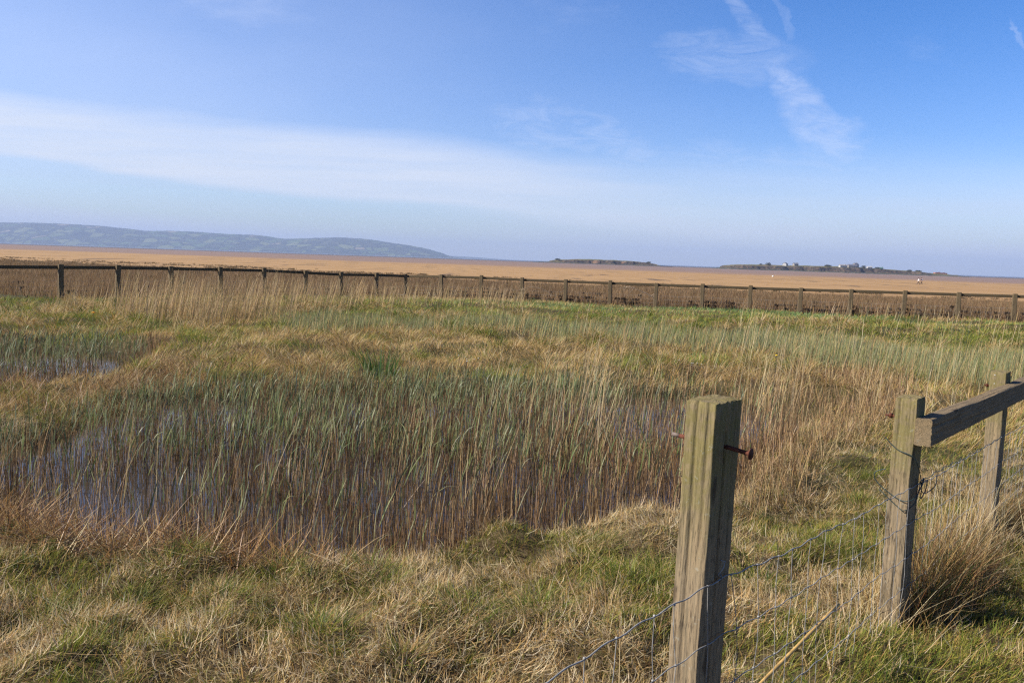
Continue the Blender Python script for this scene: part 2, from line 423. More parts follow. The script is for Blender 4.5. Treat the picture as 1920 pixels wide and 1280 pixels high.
# --- reeds standing in the pools
B = Blades()
for y0, y1, ds, dl in ((3.8,6.5,1350,260),(6.5,9,1100,370),(9,12.5,720,360),(12.5,18,480,220)):
    x, y = wedge(ds, y0, y1, .78, 1.5, -14, 6); d = pond_d(x, y)
    gap = fbm(x*.55, y*.55, 41, 3)
    left = sstep(-1.2, -3.6, x/np.maximum(y, 1)*6)               # thinner at the open left end
    prob = np.clip(1.0-.66*left*sstep(.38,.56,gap)-.24*left, .12, 1)
    prob *= np.where(gap > .62, .3, 1)*(.45+.55*sstep(.34,.56,fbm(x*1.6, y*1.6, 43, 2)))
    k = (d < .22) & (rng.random(len(x)) < prob); x, y = x[k], y[k]; n = len(x)
    rt = sstep(-.1, .35, x/y)                                     # drier towards the right
    c = pal(n, [REEDB, REEDD, REEDP, BROWN, (.07,.05,.03)], [3.6,3.2,1.6,2,2], .25)
    c = c*(.9+.35*rt[:, None])
    h = U(.16,.44,n)*(.70+.55*vnoise(x*.9, y*.9, 8))
    w = U(.0024,.0052,n)*np.maximum(1, y/9)
    base = np.stack([x, y, np.maximum(ground_z(x, y), WATER-.04)], 1)
    az = U(-PI,PI,n)
    lean = np.abs(rng.normal(.0,.10,n)); lean = np.where(rng.random(n) < .13, U(.2,1.3,n), lean)
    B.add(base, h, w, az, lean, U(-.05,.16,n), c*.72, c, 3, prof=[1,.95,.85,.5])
    # green leaves from the upper half of the stalks
    x, y = wedge(dl, y0, y1, .78, 1.5, -14, 6); d = pond_d(x, y)
    gap = fbm(x*.55, y*.55, 41, 3); left = sstep(-1.2, -3.6, x/np.maximum(y, 1)*6)
    rt = sstep(.02, .24, x/y)
    k = (d < .05) & (rng.random(len(x)) < np.clip(1-.5*left*sstep(.42,.56,gap)-.72*rt, .1, 1)*np.where(y < 6.2, .5, 1)*(.4+.6*sstep(.36,.56,fbm(x*1.1, y*1.1, 45, 3)))); x, y = x[k], y[k]; n = len(x)
    c = pal(n, [GREY, BLUEG, (.13,.165,.045), (.31,.32,.19), (.12,.14,.06)], [3.4,3,2,1.6,2], .22)
    base = np.stack([x, y, WATER+U(.10,.32,n)], 1)
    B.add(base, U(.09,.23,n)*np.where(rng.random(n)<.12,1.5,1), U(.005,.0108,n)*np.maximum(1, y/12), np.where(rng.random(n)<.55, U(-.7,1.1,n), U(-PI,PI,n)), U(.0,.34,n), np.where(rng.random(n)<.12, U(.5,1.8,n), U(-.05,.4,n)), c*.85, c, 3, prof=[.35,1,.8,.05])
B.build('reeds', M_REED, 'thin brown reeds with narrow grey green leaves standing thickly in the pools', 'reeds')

# --- taller bleached reeds, scattered clumps
B = Blades()
def stalks(x, y, h0, h1, w, lean0, cols=(PALE, STRAW), azm=.2, zmin=-9, sw=.5):
    n = len(x)
    if not n: return
    c = pal(n, list(cols)); z = np.maximum(ground_z(x, y), zmin)
    B.add(np.stack([x, y, z], 1), U(h0,h1,n), np.asarray(w)*U(.7,1.2,n), rng.normal(azm, sw, n), np.abs(rng.normal(lean0, .10, n)), U(-.04,.22,n), c*.85, c, 4, prof=[1,.9,.8,.7,.25])
for px0, px1, py0, py1, n, h0, h1 in ((900,1180,790,930,90,.6,1.1),(1150,1290,800,930,35,.5,1.0),(560,900,850,1040,70,.5,.9),(1060,1130,790,880,50,.9,1.35),(60,560,880,1050,50,.45,.8),(1380,1500,760,860,90,.55,1.0)):
    q = np.array([on_plane(random.uniform(px0,px1), random.uniform(py0,py1), WATER)[:2] for _ in range(n)])
    stalks(q[:,0], q[:,1], h0, h1, .0042, .12, (PALE, STRAW, REEDP), .35, WATER-.03)
def scatter(px0, px1, py0, py1, n, z=-.05):
    return np.array([on_plane(random.uniform(px0,px1), random.uniform(py0,py1), z)[:2] for _ in range(n)]).T
for a in (((1000,1420,640,740,130),(.5,1.05)),((1380,1920,620,720,430),(.3,.8)),((560,1000,600,640,120),(.3,.6)),((1500,1920,580,620,170),(.3,.7)),((1600,1920,720,800,140),(.3,.65))):
    x, y = scatter(*a[0]); k = np.minimum(sdf(MEADOW, x, y), 0) < -.3; x, y = x[k], y[k]
    stalks(x, y, a[1][0], a[1][1], .0046*np.maximum(1, y/13), .08, (PALE, STRAW), .2)
# thick stand of pale straw leaning to the right by the left stretch of fence, thinning along it
for a, h0, h1 in (((215,560,580,612,800),.55,1.1),((300,520,574,604,420),.65,1.15),((230,420,590,622,260),.4,.8),((540,680,572,592,420),.5,.9),((690,980,566,584,620),.4,.8),((100,230,575,600,130),.4,.8)):
    x, y = scatter(*a); k = sdf(MEADOW, x, y) < -.2; x, y = x[k], y[k]
    stalks(x, y, h0, h1, .0095, .16, ((.50,.36,.19), STRAW, (.40,.26,.12)), .1, sw=.35)
B.build('tall_dry_reeds', M_REED, 'tall pale straw reeds standing above the grass and leaning with the wind', 'dry reeds')

# --- dead reed bed and rusty litter round the pools
B = Blades()
DEAD = poly([(1290,960),(1400,965),(1480,900),(1560,840),(1650,800),(1700,770),(1690,715),(1560,705),(1400,715),(1300,735),(1380,760),(1450,800),(1400,880)], -.1)
for y0, y1, dn in ((4.2,7,1000),(7,10,800),(10,14,560)):
    x, y = wedge(dn, y0, y1, .78, .5, 0, 9); d = sdf(DEAD, x, y)+(fbm(x*1.2,y*1.2,55,3)-.5)*.9
    k = (d < .1) & (rng.random(len(x)) < .35+.65*(fbm(x*.9,y*.9,57,2) > .42)); x, y = x[k], y[k]; n = len(x)
    c = pal(n, [REEDB, REEDP, STRAW, REEDD, BROWN], [3.5,3.5,2,1.6,1], .22)
    B.add(pts(x, y, -.02), U(.08,.31,n), U(.003,.0055,n)*np.maximum(1, y/9), U(0,2*PI,n), np.abs(rng.normal(.05,.22,n)), U(-.1,.4,n), c*.8, c, 3, prof=[1,.95,.85,.4])
for P, rngs in ((LITA, ((8,11,800),(11,15,460))), (LITB, ((3.8,6.2,2200),(6.2,8,1300)))):
    for y0, y1, dn in rngs:
        x, y = wedge(dn, y0, y1, .78, 1., -14, 1); d = sdf(P, x, y)+(fbm(x*1.5,y*1.5,65,3)-.5)*.7
        k = d < .12; x, y = x[k], y[k]; n = len(x)
        c = pal(n, [(.33,.165,.05), REEDB, BROWN, OCHRE, STRAW], [3.6,3,1.6,1.6,1.2], .25)
        B.add(pts(x, y, U(0,.05,n)), U(.10,.32,n), U(.003,.006,n)*np.maximum(1, y/9), U(0,2*PI,n), U(.5,1.5,n), U(-.2,.6,n), c*.8, c, 3)
# floating rusty litter at the front edge of the near pool
x, y = wedge(260, 4.2, 7, .78, .6, -9, 3); d = pond_d(x, y); k = (d < .1) & (d > -.55); x, y = x[k], y[k]; n = len(x)
c = pal(n, [RUST, REEDB, BROWN], [3,2,2])
B.add(np.stack([x, y, np.maximum(ground_z(x,y), WATER)+.006], 1), U(.06,.26,n), U(.004,.008,n), U(0,2*PI,n), U(1.35,1.6,n), U(-.2,.15,n), c, c, 3)
B.build('dead_reed_litter', M_REED, 'dead brown reed stubble and rusty reed litter along the pool edges', 'reed litter')

# --- meadow between the pools and the far fence
BAND = poly([(500,622),(700,624),(950,632),(1200,652),(1500,684),(1960,735),(2100,720),(1960,680),(1500,648),(1200,630),(900,612),(700,606),(520,604)], -.05)
GTOP = poly([(540,568),(700,562),(900,562),(1100,568),(1400,580),(1700,598),(2100,622),(2100,680),(1700,648),(1400,632),(1100,618),(800,606),(540,602)], -.02)
GFLAT = poly([(-60,566),(120,566),(240,574),(220,586),(60,582),(-60,580)], -.1)
GSPOT = [poly(p, -.05) for p in ([(240,610),(330,608),(345,628),(260,634)], [(90,600),(230,600),(240,622),(100,624)], [(1180,668),(1260,672),(1260,690),(1190,690)], [(1560,720),(1640,722),(1650,745),(1570,745)], [(1440,690),(1500,690),(1500,715),(1450,715)])]
B = Blades()
for y0, y1, dn in ((8,10.5,900),(10.5,13,820),(13,16,700),(16,20,520),(20,25,360),(25,31,250),(31,39,170)):
    x, y = wedge(dn, y0, y1, .70, 1.5)
    d = pond_d(x, y); k = (d > .1) & (sdf(MEADOW, x, y) < .1) & ~((sdf(LITA, x, y) < -.3) & (rng.random(len(x)) < .8)) & ~((sdf(DEAD, x, y) < 0) & (rng.random(len(x)) < .7))
    x, y = x[k], y[k]; n = len(x)
    wx = x+(fbm(x*.5,y*.5,71,3)-.5)*3.2; wy = y+(fbm(x*.5,y*.5,72,3)-.5)*3.2
    band = sstep(.8, -.4, sdf(BAND, wx, wy)); gtop = sstep(1.0, -.6, sdf(GTOP, wx, wy)); gfl = sstep(.5,-.3,sdf(GFLAT, wx, wy))
    spot = np.max([sstep(.3,-.3,sdf(p, x+(wx-x)*.4, y+(wy-y)*.4)) for p in GSPOT], 0)
    mott = fbm(x*1.1, y*1.1, 73, 4); mott2 = fbm(x*.35, y*.35, 74, 3)
    tan = pal(n, [STRAW, OCHRE, PALE, (.30,.19,.09), LIME], [4,3.4,1.6,1.6,.9], .2)
    grn = pal(n, [GREEN, LIME, (.15,.235,.06), OCHRE], [3,3.4,3,1.2], .2)
    cyan = pal(n, [(.16,.28,.10), (.14,.24,.075), LIME], [3,3,1.5], .2)
    grb = pal(n, [GREY, BLUEG, STRAW, (.24,.25,.14)], [3.4,3,1.7,2], .2)
    u = rng.random(n)
    c = tan.copy()
    leftmix = sstep(-2, -7, x)*sstep(13, 17, y)
    k2 = u < np.clip(.9*sstep(.50,.62,mott)*(.35+.65*sstep(.42,.58,mott2))+.25*leftmix, 0, 1); c[k2] = grn[k2]
    k2 = rng.random(n) < np.clip(gtop*(.45+.75*sstep(.40,.56,mott2)), 0, .93); c[k2] = grn[k2]
    k3 = k2 & (rng.random(n) < sstep(26, 30, y)*sstep(-4,1,x)*.95); c[k3] = cyan[k3]
    k2 = rng.random(n) < np.maximum(gfl, spot)*.95; c[k2] = grn[k2]*.8
    k4 = rng.random(n) < band*.50*sstep(.3,.5,mott2+.12); c[k4] = grb[k4]
    h = U(.075,.21,n)*(.7+.75*mott)*(1-.15*gtop)
    h = np.where(k4, U(.20,.42,n), h)
    lean = np.where(k4, np.abs(rng.normal(.05,.12,n)), U(.15,.95,n)); curve = np.where(k4, U(0,.25,n), U(.2,1.1,n))
    az = patch(x*.5, y*.5, 83)*12+U(-1,1,n)
    az = np.where(k4, U(-.6,.8,n), az)
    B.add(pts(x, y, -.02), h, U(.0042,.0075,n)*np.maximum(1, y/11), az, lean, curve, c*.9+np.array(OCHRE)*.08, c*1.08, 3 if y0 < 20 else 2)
# hummocks of arching tussock grass through the tan belt
for i in range(420):
    y = random.uniform(10.5, 24); x = random.uniform(-.68*y, .68*y)
    X0 = np.array([x]); Y0 = np.array([y])
    if pond_d(X0, Y0)[0] < .5: continue
    if sdf(BAND, X0, Y0)[0] < 0: continue
    n = random.randint(70, 150); r = random.uniform(.15, .42)
    q = rng.uniform(0, 2*PI, n); rr = np.sqrt(rng.random(n))*r
    g = random.random() < (.55 if sdf(GTOP, X0, Y0)[0] < 0 else .2)
    c = pal(n, [GREEN, LIME, DARKG], [3,3,1.5]) if g else pal(n, [STRAW, OCHRE, PALE, LIME], [4,3,1.5,.7])
    X = x+np.cos(q)*rr; Y = y+np.sin(q)*rr
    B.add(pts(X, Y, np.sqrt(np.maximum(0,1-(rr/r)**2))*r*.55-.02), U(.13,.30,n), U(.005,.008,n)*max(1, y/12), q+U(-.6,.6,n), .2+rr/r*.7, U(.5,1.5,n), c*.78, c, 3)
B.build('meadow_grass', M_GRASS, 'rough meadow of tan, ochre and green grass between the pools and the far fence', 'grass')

# --- brown rush marsh beyond the far fence
B = Blades()
for y0, y1, dn, w in ((25,34,120,.012),(34,45,110,.014),(45,62,60,.02),(62,85,34,.03),(85,115,16,.045),(115,160,8,.06)):
    x, y = wedge(dn, y0, y1, .68, 2)
    g = ground_z(x, y); mm = fbm(x*.12, y*.16, 91, 4)
    edge = g-(SAND) + (fbm(x*.08, y*.12, 93, 3)-.5)*.22
    k = (sdf(MEADOW, x, y) > -.15) & (rng.random(len(x)) < sstep(-.02, .16, edge)) & (mm > .22)
    x, y, mm, g = x[k], y[k], mm[k], g[k]; n = len(x)
    c = pal(n, [(.27,.155,.07), (.34,.21,.10), (.19,.11,.052), (.41,.28,.15), (.17,.13,.045)], [4,3,2.2,1.6,.6], .22)
    dk = sstep(.55, .68, fbm(x*.5, y*.5, 95, 3))[:, None]
    c = c*(1-.35*dk)
    h = U(.28,.60,n)*(.65+.6*mm)*np.where(y > 75, .75, 1)
    B.add(np.stack([x, y, g-.02], 1), h, w*U(.6,1.3,n), U(0,2*PI,n), U(.0,.4,n), U(0,.5,n), c*.9, c, 2)
# last scattered tufts out on the sand
x, y = wedge(1.0, 75, 165, .66, 3); g = ground_z(x, y); k = (g < SAND+.05) & (g > SAND-.4) & (fbm(x*.15,y*.3,97,3) > .56); x, y = x[k], y[k]
for i in range(len(x)):
    n = 14; q = rng.uniform(0,2*PI,n); r = rng.uniform(0,.35,n)
    c = pal(n, [(.17,.11,.055), (.10,.08,.035)], [3,2])
    B.add(np.stack([x[i]+np.cos(q)*r, y[i]+np.sin(q)*r, np.full(n, SAND-.01)], 1), U(.15,.35,n), .05, q, U(.1,.7,n), U(0,.5,n), c, c, 2)
B.build('marsh_rushes', M_GRASS, 'reddish brown rush marsh between the far fence and the bare sand', 'rushes')

# ------------------------------------------------------------------ timber
def timber(name, w, d, h, mat, parent, seed, nper=80, nz=60, cracks=(), z0=0., rough=1., M=None, chamfer=.006, topnoise=.006):
    """a weathered sawn post along z: w across (x), d along (y); cracks = (face 0..3, place 0..1, z from, z to, depth, half width)"""
    # perimeter points
    per = 2*(w+d); s = np.linspace(0, per, nper, endpoint=False)
    px = np.empty(nper); py = np.empty(nper); fnx = np.zeros(nper); fny = np.zeros(nper); face = np.zeros(nper, int); fr = np.zeros(nper)
    L = [w, d, w, d]; cum = [0, w, w+d, 2*w+d]
    for i, q in enumerate(s):
        f = max(k for k in range(4) if q >= cum[k]-1e-9); t = (q-cum[f])/L[f]; face[i] = f; fr[i] = t
        px[i], py[i] = [(-w/2+w*t, -d/2), (w/2, -d/2+d*t), (w/2-w*t, d/2), (-w/2, d/2-d*t)][f]
        fnx[i], fny[i] = [(0,-1),(1,0),(0,1),(-1,0)][f]
    # round the corners a little
    cx = np.clip(px, -w/2+chamfer, w/2-chamfer); cy = np.clip(py, -d/2+chamfer, d/2-chamfer)
    dx, dy = px-cx, py-cy; dl = np.hypot(dx, dy); k = dl > chamfer
    px = np.where(k, cx+dx/np.maximum(dl,1e-9)*chamfer, px); py = np.where(k, cy+dy/np.maximum(dl,1e-9)*chamfer, py)
    z = np.linspace(z0, h, nz)
    V = np.empty((nz, nper, 3)); Sg = s[None, :]; Zg = z[:, None]
    ridg = (vnoise(Sg*420+0*Zg, Zg*2.4+seed*7, seed)-.5)*.0022 + (vnoise(Sg*130+0*Zg, Zg*1.6+seed*3, seed+5)-.5)*.003 + (fbm(Sg*40, Zg*14, seed+9, 3)-.5)*.004
    dsp = ridg*rough + (vnoise(Zg*3.5+face[None,:]*11.3, 0*Sg+seed*1.7, seed+50)-.5)*.009*(nper > 40)
    for f, t, za, zb, dep, hw in cracks:
        wob = t+(vnoise(z*6, z*0+seed, seed+31)-.5)*.06
        dist = np.abs(fr[None, :]-wob[:, None])*L[f]
        g = np.exp(-(dist/hw)**2)*(face[None, :] == f)
        e = sstep(za, za+.08, z)*sstep(zb, zb-.08, z)
        dsp = dsp-g*e[:, None]*dep
    V[:, :, 0] = px[None]+fnx[None]*dsp; V[:, :, 1] = py[None]+fny[None]*dsp; V[:, :, 2] = Zg
    V[-1, :, 2] += (fbm(px*60, py*60, seed+77, 3)-.5)*topnoise*2
    V[-1, :, :2] *= (.94+.05*vnoise(s*90, s*0, seed+3))[:, None]; V[-2, :, :2] *= (.975+.03*vnoise(s*60, s*0, seed+4))[:, None]
    F = []
    i = np.arange(nz*nper).reshape(nz, nper); j = np.roll(i, -1, 1)
    F = np.stack([i[:-1], j[:-1], j[1:], i[1:]], -1).reshape(-1, 4).tolist()
    V = V.reshape(-1, 3).tolist(); top = [(nz-1)*nper+q for q in range(nper)]
    # end grain: rings towards the middle, on an edge of its own so the arris stays crisp
    prev = [len(V)+q for q in range(nper)]; V += [list(V[q]) for q in top]
    bot = [len(V)+q for q in range(nper)]; V += [list(V[q]) for q in range(nper)]
    for rg in (.72, .42, .15):
        ring = []
        for q in range(nper):
            x, y = px[q]*rg, py[q]*rg
            ring.append(len(V)); V.append([x, y, h+float((fbm(np.array([x*70]), np.array([y*70]), seed+78, 3)[0]-.5)*topnoise*2.2+.0015)])
        for q in range(nper): F.append([prev[q], prev[(q+1) % nper], ring[(q+1) % nper], ring[q]])
        prev = ring
    mb = MB(); mb.v = [tuple(q) for q in V]; mb.f = [tuple(q) for q in F]+[tuple(prev), tuple(bot)[::-1]]
    if M is not None: mb.v = [tuple(M @ Vector(q)) for q in mb.v]
    o = mb.build(name, mat, None, True)
    if parent: o.parent = parent
    return o

# ------------------------------------------------------------------ the near wire fence
FANG = math.atan2(FD[1], FD[0])                     # direction of the fence in plan
near_root = empty('wire_fence', (float(P2[0]), float(P2[1]), float(ground_z(P2[0], P2[1]))))
tag(near_root, 'close wire netting fence with weathered square posts and one rail at right', 'fence')
near_root_inv = Matrix.Translation(-near_root.location)
def to_world(o, M):                                  # place a child by its world matrix
    o.parent = near_root; o.matrix_parent_inverse = Matrix.Identity(4); o.matrix_local = near_root_inv @ M
PW, PD = .092, .15
posts = []
for i, P in enumerate(NEAR):
    g = float(ground_z(P[0], P[1]))-.12
    cr = {1: [(0,.40,.35,1.5,.009,.0028),(0,.76,.75,1.5,.006,.002),(0,.2,.1,.6,.005,.002),(1,.46,-.2,1.14,.022,.005),(1,.8,.5,1.4,.008,.0025),(3,.5,0,1.3,.01,.003)], 2: [(0,.62,-.1,.6,.010,.003),(0,.25,.3,1.3,.006,.002),(1,.3,.0,.95,.016,.0045)]}.get(i, [(0,.5,.2,1.0,.006,.002),(1,.5,0,1.,.01,.003)])
    hgt = float(P[2])-g
    o = timber('post', PW, PD, hgt, M_POST, None, 11+i, 120 if i in (1,2) else 80, 110 if i in (1,2) else 60, cr)
    # local y runs along the fence; local -y is the lit narrow face, local +x the face with the rail
    lean = .017 if i == 1 else .004*(i-2)
    M = Matrix.Translation((float(P[0]), float(P[1]), g)) @ Matrix.Rotation(lean, 4, Vector((FD[1]*0, 1, 0))) @ Matrix.Rotation(FANG-PI/2, 4, 'Z')
    if i == 1:                                        # keep the top where it was measured
        M = Matrix.Translation((-math.sin(lean)*hgt, 0, 0)) @ M
    to_world(o, M); posts.append((o, M, hgt))
posts[1][0]['label'] = 'greenish post with a long rusty bolt through it and no rail'
posts[2][0]['label'] = 'post where the rail begins, tied round with dark wire'
def child_of(o, obj, M=None):
    obj.parent = o; obj.matrix_parent_inverse = Matrix.Identity(4)
    if M is not None: obj.matrix_local = M
# bolts
for i, (zz, a, b) in {1: (.125, .078, .062), 2: (.098, .05, 0), 3: (.10, .04, 0)}.items():
    o, M, h = posts[i]; x0 = -PW/2
    r = .0062
    if i == 1:
        mb = MB(); mb.tube([(x0-a*.7,0,h-zz+.005),(PW/2-.004,.0,h-zz),(PW/2+b-.006,0,h-zz-.006),(PW/2+b,0,h-zz-.0065),(PW/2+b+.006,0,h-zz-.007),(PW/2+b+.008,0,h-zz-.007)], [r,r,r,.007,.0165,.016,.008], 12)
        child_of(o, mb.build('bolt', M_RUST, None, True))
        mb = MB(); mb.tube([(x0-a*.7,0,h-zz+.005),(x0-a,0,h-zz+.006)], r*.94, 10); child_of(o, mb.build('bolt_tip', M_BRIGHT, None, True))
    else:
        mb = MB(); mb.tube([(x0+.004,0,h-zz),(x0-a*.55,0,h-zz)], r, 10); mb.tube([(x0-a*.55,0,h-zz),(x0-a*.8,0,h-zz)], .0125, 6); mb.tube([(x0-a*.8,0,h-zz),(x0-a*1.15,0,h-zz)], [r*.9,r*.6], 10)
        child_of(o, mb.build('bolt', M_RUST, None, True))
# white pin heads on the far post
o, M, h = posts[3]
mb = MB()
M_PIN = plain('pale_pin', (.6,.6,.58), .5)
for zz in (.02, .075):
    mb = MB(); mb.ball((-.02, -PD/2-.001, h-zz), .0035, 1, .6, 1); child_of(o, mb.build('pin', M_PIN, None, True))
# the rail, on the right-hand faces from the second post on
RT, RH = .068, .12
a3 = Vector((P2[0], P2[1], P2[2]-.082-RH/2)); b3 = Vector((P4[0], P4[1], P4[2]-.075-RH/2))
nrm = Vector((FNRM[0], FNRM[1], 0)); fdv = Vector((FD[0], FD[1], 0))
a3 = a3+nrm*(PW/2+RT/2+.002)-fdv*(PD/2+.005); b3 = b3+nrm*(PW/2+RT/2+.002)+fdv*.4
ax = (b3-a3).normalized(); ay = ax.cross(Vector((0,0,1))).normalized(); az_ = ay.cross(ax)*-1
az_ = ax.cross(ay)*-1 if (ax.cross(ay)).z < 0 else ax.cross(ay)
ay = az_.cross(ax)
Mr = Matrix((ax, ay, az_)).transposed().to_4x4(); Mr.translation = a3
turn = Matrix(((0,0,1,0),(1,0,0,0),(0,1,0,0),(0,0,0,1)))          # timber's z onto x, its x (thickness) onto y
rail = timber('rail', RT, RH, (b3-a3).length, M_RAIL, None, 41, 90, 150, [(3,.3,0,.5,.007,.003),(1,.55,.0,.35,.006,.002),(3,.62,.4,2.2,.006,.002)], 0., 1.2, turn, .007)
to_world(rail, Mr)

# netting: five crimped line wires with stay wires between
def lerp(a, b, t): return a+(b-a)*t
def net_pt(seg, t, row, n_off=0.):
    A, Bp = NEAR[seg], NEAR[seg+1]
    topA, topB = NET[seg], NET[seg+1]
    x = lerp(A[0], Bp[0], t); y = lerp(A[1], Bp[1], t); sag = math.sin(PI*t)
    z = lerp(topA, topB, t) - row*1.0 - .018*sag
    bulge = PW/2+.004+.012*sag*math.sin(5*t+seg)+n_off
    return Vector((x+FNRM[0]*bulge, y+FNRM[1]*bulge, z))
NET = [.80, .742, .632, .575, .50]
ROWS = [0, .17, .33, .475, .60, .70]
mb = MB(); rr = random.Random(5)
stay_t = []
for seg in range(4):
    n = 13; ts = [(k+.5)/n+rr.uniform(-.018,.018) for k in range(n)]; stay_t.append(ts)
for r_i, row in enumerate(ROWS):
    for seg in range(4):
        pts_ = []; N_ = 78
        for k in range(N_+1):
            t = k/N_; p = net_pt(seg, t, row)
            kk = t*13
            p.z += math.sin(kk*2*PI)*.0035 + (vnoise(np.array([t*5+seg*5.]), np.array([row*9]), 61)[0]-.5)*.024*(1 if r_i else .7)*math.sin(PI*t)
            pts_.append(p)
        mb.tube(pts_, 0.0020 if r_i == 0 else .0016, 5, False)
for seg in range(4):
    for ti, t in enumerate(stay_t[seg]):
        tt = t
        for r_i in range(len(ROWS)-1):
            t2 = tt+rr.uniform(-.016,.016)
            if seg == 1 and ti == 0 and r_i == 0: t2 = tt+.03
            a = net_pt(seg, tt, ROWS[r_i]); b = net_pt(seg, t2, ROWS[r_i+1])
            da = (vnoise(np.array([tt*5+seg*5.]), np.array([ROWS[r_i]*9]), 61)[0]-.5)*.024*math.sin(PI*tt)
            db = (vnoise(np.array([t2*5+seg*5.]), np.array([ROWS[r_i+1]*9]), 61)[0]-.5)*.024*math.sin(PI*t2)
            a.z += da*(1 if r_i else .7); b.z += db
            mid = (a+b)/2+Vector((rr.uniform(-.004,.004), rr.uniform(-.004,.004), 0))
            mb.tube([a, mid, b], .00115, 4, False)
            mb.ball(a, .0043, 1, 1, .8, 6, 4)
            tt = t2
netting = mb.build('wire_netting', M_WIRE, None, True); to_world(netting, Matrix.Identity(4))
# staple and tail of wire on the first post
mb = MB(); s0 = net_pt(1, 0.0, 0.0)
mb.tube([s0+Vector((0,0,-.012))-nrm*.006, s0+nrm*.005, s0+Vector((0,0,.012))-nrm*.006], .0016, 5)
mb.tube([s0+Vector((.0,.0,.002)), s0+Vector((-.012,-.008,.012)), s0+Vector((.004,.0,.03)), s0+Vector((.010,.01,.045)), s0+Vector((-.004,.004,.05))], .0016, 5)
st = mb.build('staple', M_WIRE, None, True); to_world(st, Matrix.Identity(4))
# dark wire tied round the second post and twisted along the top line wire
mb = MB()
def smooth_pts(P, n=8):
    P = [Vector(p) for p in P]; out = []
    for i in range(len(P)-1):
        p0 = P[max(i-1,0)]; p1 = P[i]; p2 = P[i+1]; p3 = P[min(i+2,len(P)-1)]
        for k in range(n):
            t = k/n; out.append(.5*((2*p1)+(p2-p0)*t+(2*p0-5*p1+4*p2-p3)*t*t+(3*p1-p0-3*p2+p3)*t**3))
    return out+[P[-1]]
def on_post(u, v, dz):                              # u along the face normal side, v along the fence, dz from the wire height
    b = Vector((P2[0], P2[1], NET[2])); return b+nrm*u+fdv*v+Vector((0,0,dz))
hw, hd = PW/2+.006, PD/2+.006
mb.tube(smooth_pts([on_post(-hw-.02,-hd,.215), on_post(-.02,-hd,.17), on_post(hw,-hd,.145), on_post(hw+.012,.0,.06), on_post(hw+.012,.05,-.02), on_post(hw+.02,.02,-.06), on_post(hw+.025,.07,-.03), on_post(hw+.02,.12,.01)]), .0022, 5)
mb.tube(smooth_pts([on_post(-hw-.01,-hd+.01,.07), on_post(-hw-.055,-hd,.045), on_post(-hw-.04,-hd,.0), on_post(0,-hd-.004,-.055), on_post(hw,-hd,-.055), on_post(hw+.015,-.01,-.03), on_post(hw+.02,.04,.03), on_post(hw+.03,.0,.02), on_post(hw+.028,-.02,-.01), on_post(hw+.03,.06,-.04), on_post(hw+.05,.14,-.015), on_post(hw+.05,.15,.03)]), .0022, 5)
mb.tube(smooth_pts([on_post(-hw-.03,-hd,-.03), on_post(0,-hd-.004,-.09), on_post(hw-.02,-hd,-.105), on_post(hw+.01,-.03,-.07), on_post(hw+.01,.04,.02)]), .0022, 5)
tw = []
for k in range(160):
    t = k/159; p = net_pt(2, .03+t*.95, 0.)
    q = t*60; am = .005+.012*max(0, math.sin(t*7))*(t < .5)
    tw.append(p+nrm*math.cos(q)*.004+Vector((0,0,.004+math.sin(q)*.004+am)))
mb.tube(tw, .002, 5)
tie = mb.build('tie_wire', M_TWINE, None, True); to_world(tie, Matrix.Identity(4))

# yellow cane lying against the wire
ca = at_depth(1572, 1132, 3.02); cb = at_depth(1422, 1282, 2.55)
dirc = cb-ca; t = 1.0
while (ca+dirc*t)[2] > float(ground_z((ca+dirc*t)[0], (ca+dirc*t)[1])) and t < 4: t += .05
cb = ca+dirc*t
mb = MB(); pp = [Vector(lerp(ca, cb, k/14))+Vector((0,0,-.006*math.sin(PI*k/14))) for k in range(15)]
mb.tube(pp, [.006+.0006*(k % 4 == 0) for k in range(15)], 8)
tag(mb.build('cane', M_CANE, None, True), 'thick yellow dry stem lying aslant against the netting between the two nearest posts', 'dry stem')

# ------------------------------------------------------------------ the far post and rail fence
far_root = empty('rail_fence', tuple(map(float, (FAR[2][0], FAR[2][1], ground_z(FAR[2][0], FAR[2][1])))))
tag(far_root, 'long dark post and rail fence crossing the whole view beyond the meadow', 'fence')
finv = Matrix.Translation(-far_root.location)
protos = [timber('post', PW+.012, PD, 1.35, M_POSTF, None, 70+q, 28, 14, (), 0., 1.2, None, .01) for q in range(4)]
def far_place(o, M):
    o.parent = far_root; o.matrix_parent_inverse = Matrix.Identity(4); o.matrix_local = finv @ M
for i, P in enumerate(FAR):
    a = FAR[max(i-1,0)]; b = FAR[min(i+1,len(FAR)-1)]
    ang = math.atan2(b[1]-a[1], b[0]-a[0])
    if i < 4: o = protos[i]
    else: o = protos[i % 4].copy(); COL.objects.link(o)
    M = Matrix.Translation((float(P[0]), float(P[1]), float(P[2])-1.35+random.uniform(-.02,.03))) @ Matrix.Rotation(random.uniform(-.025,.025), 4, 'X') @ Matrix.Rotation(random.uniform(-.03,.03), 4, 'Y') @ Matrix.Rotation(ang-PI/2+random.uniform(-.05,.05), 4, 'Z')
    far_place(o, M)
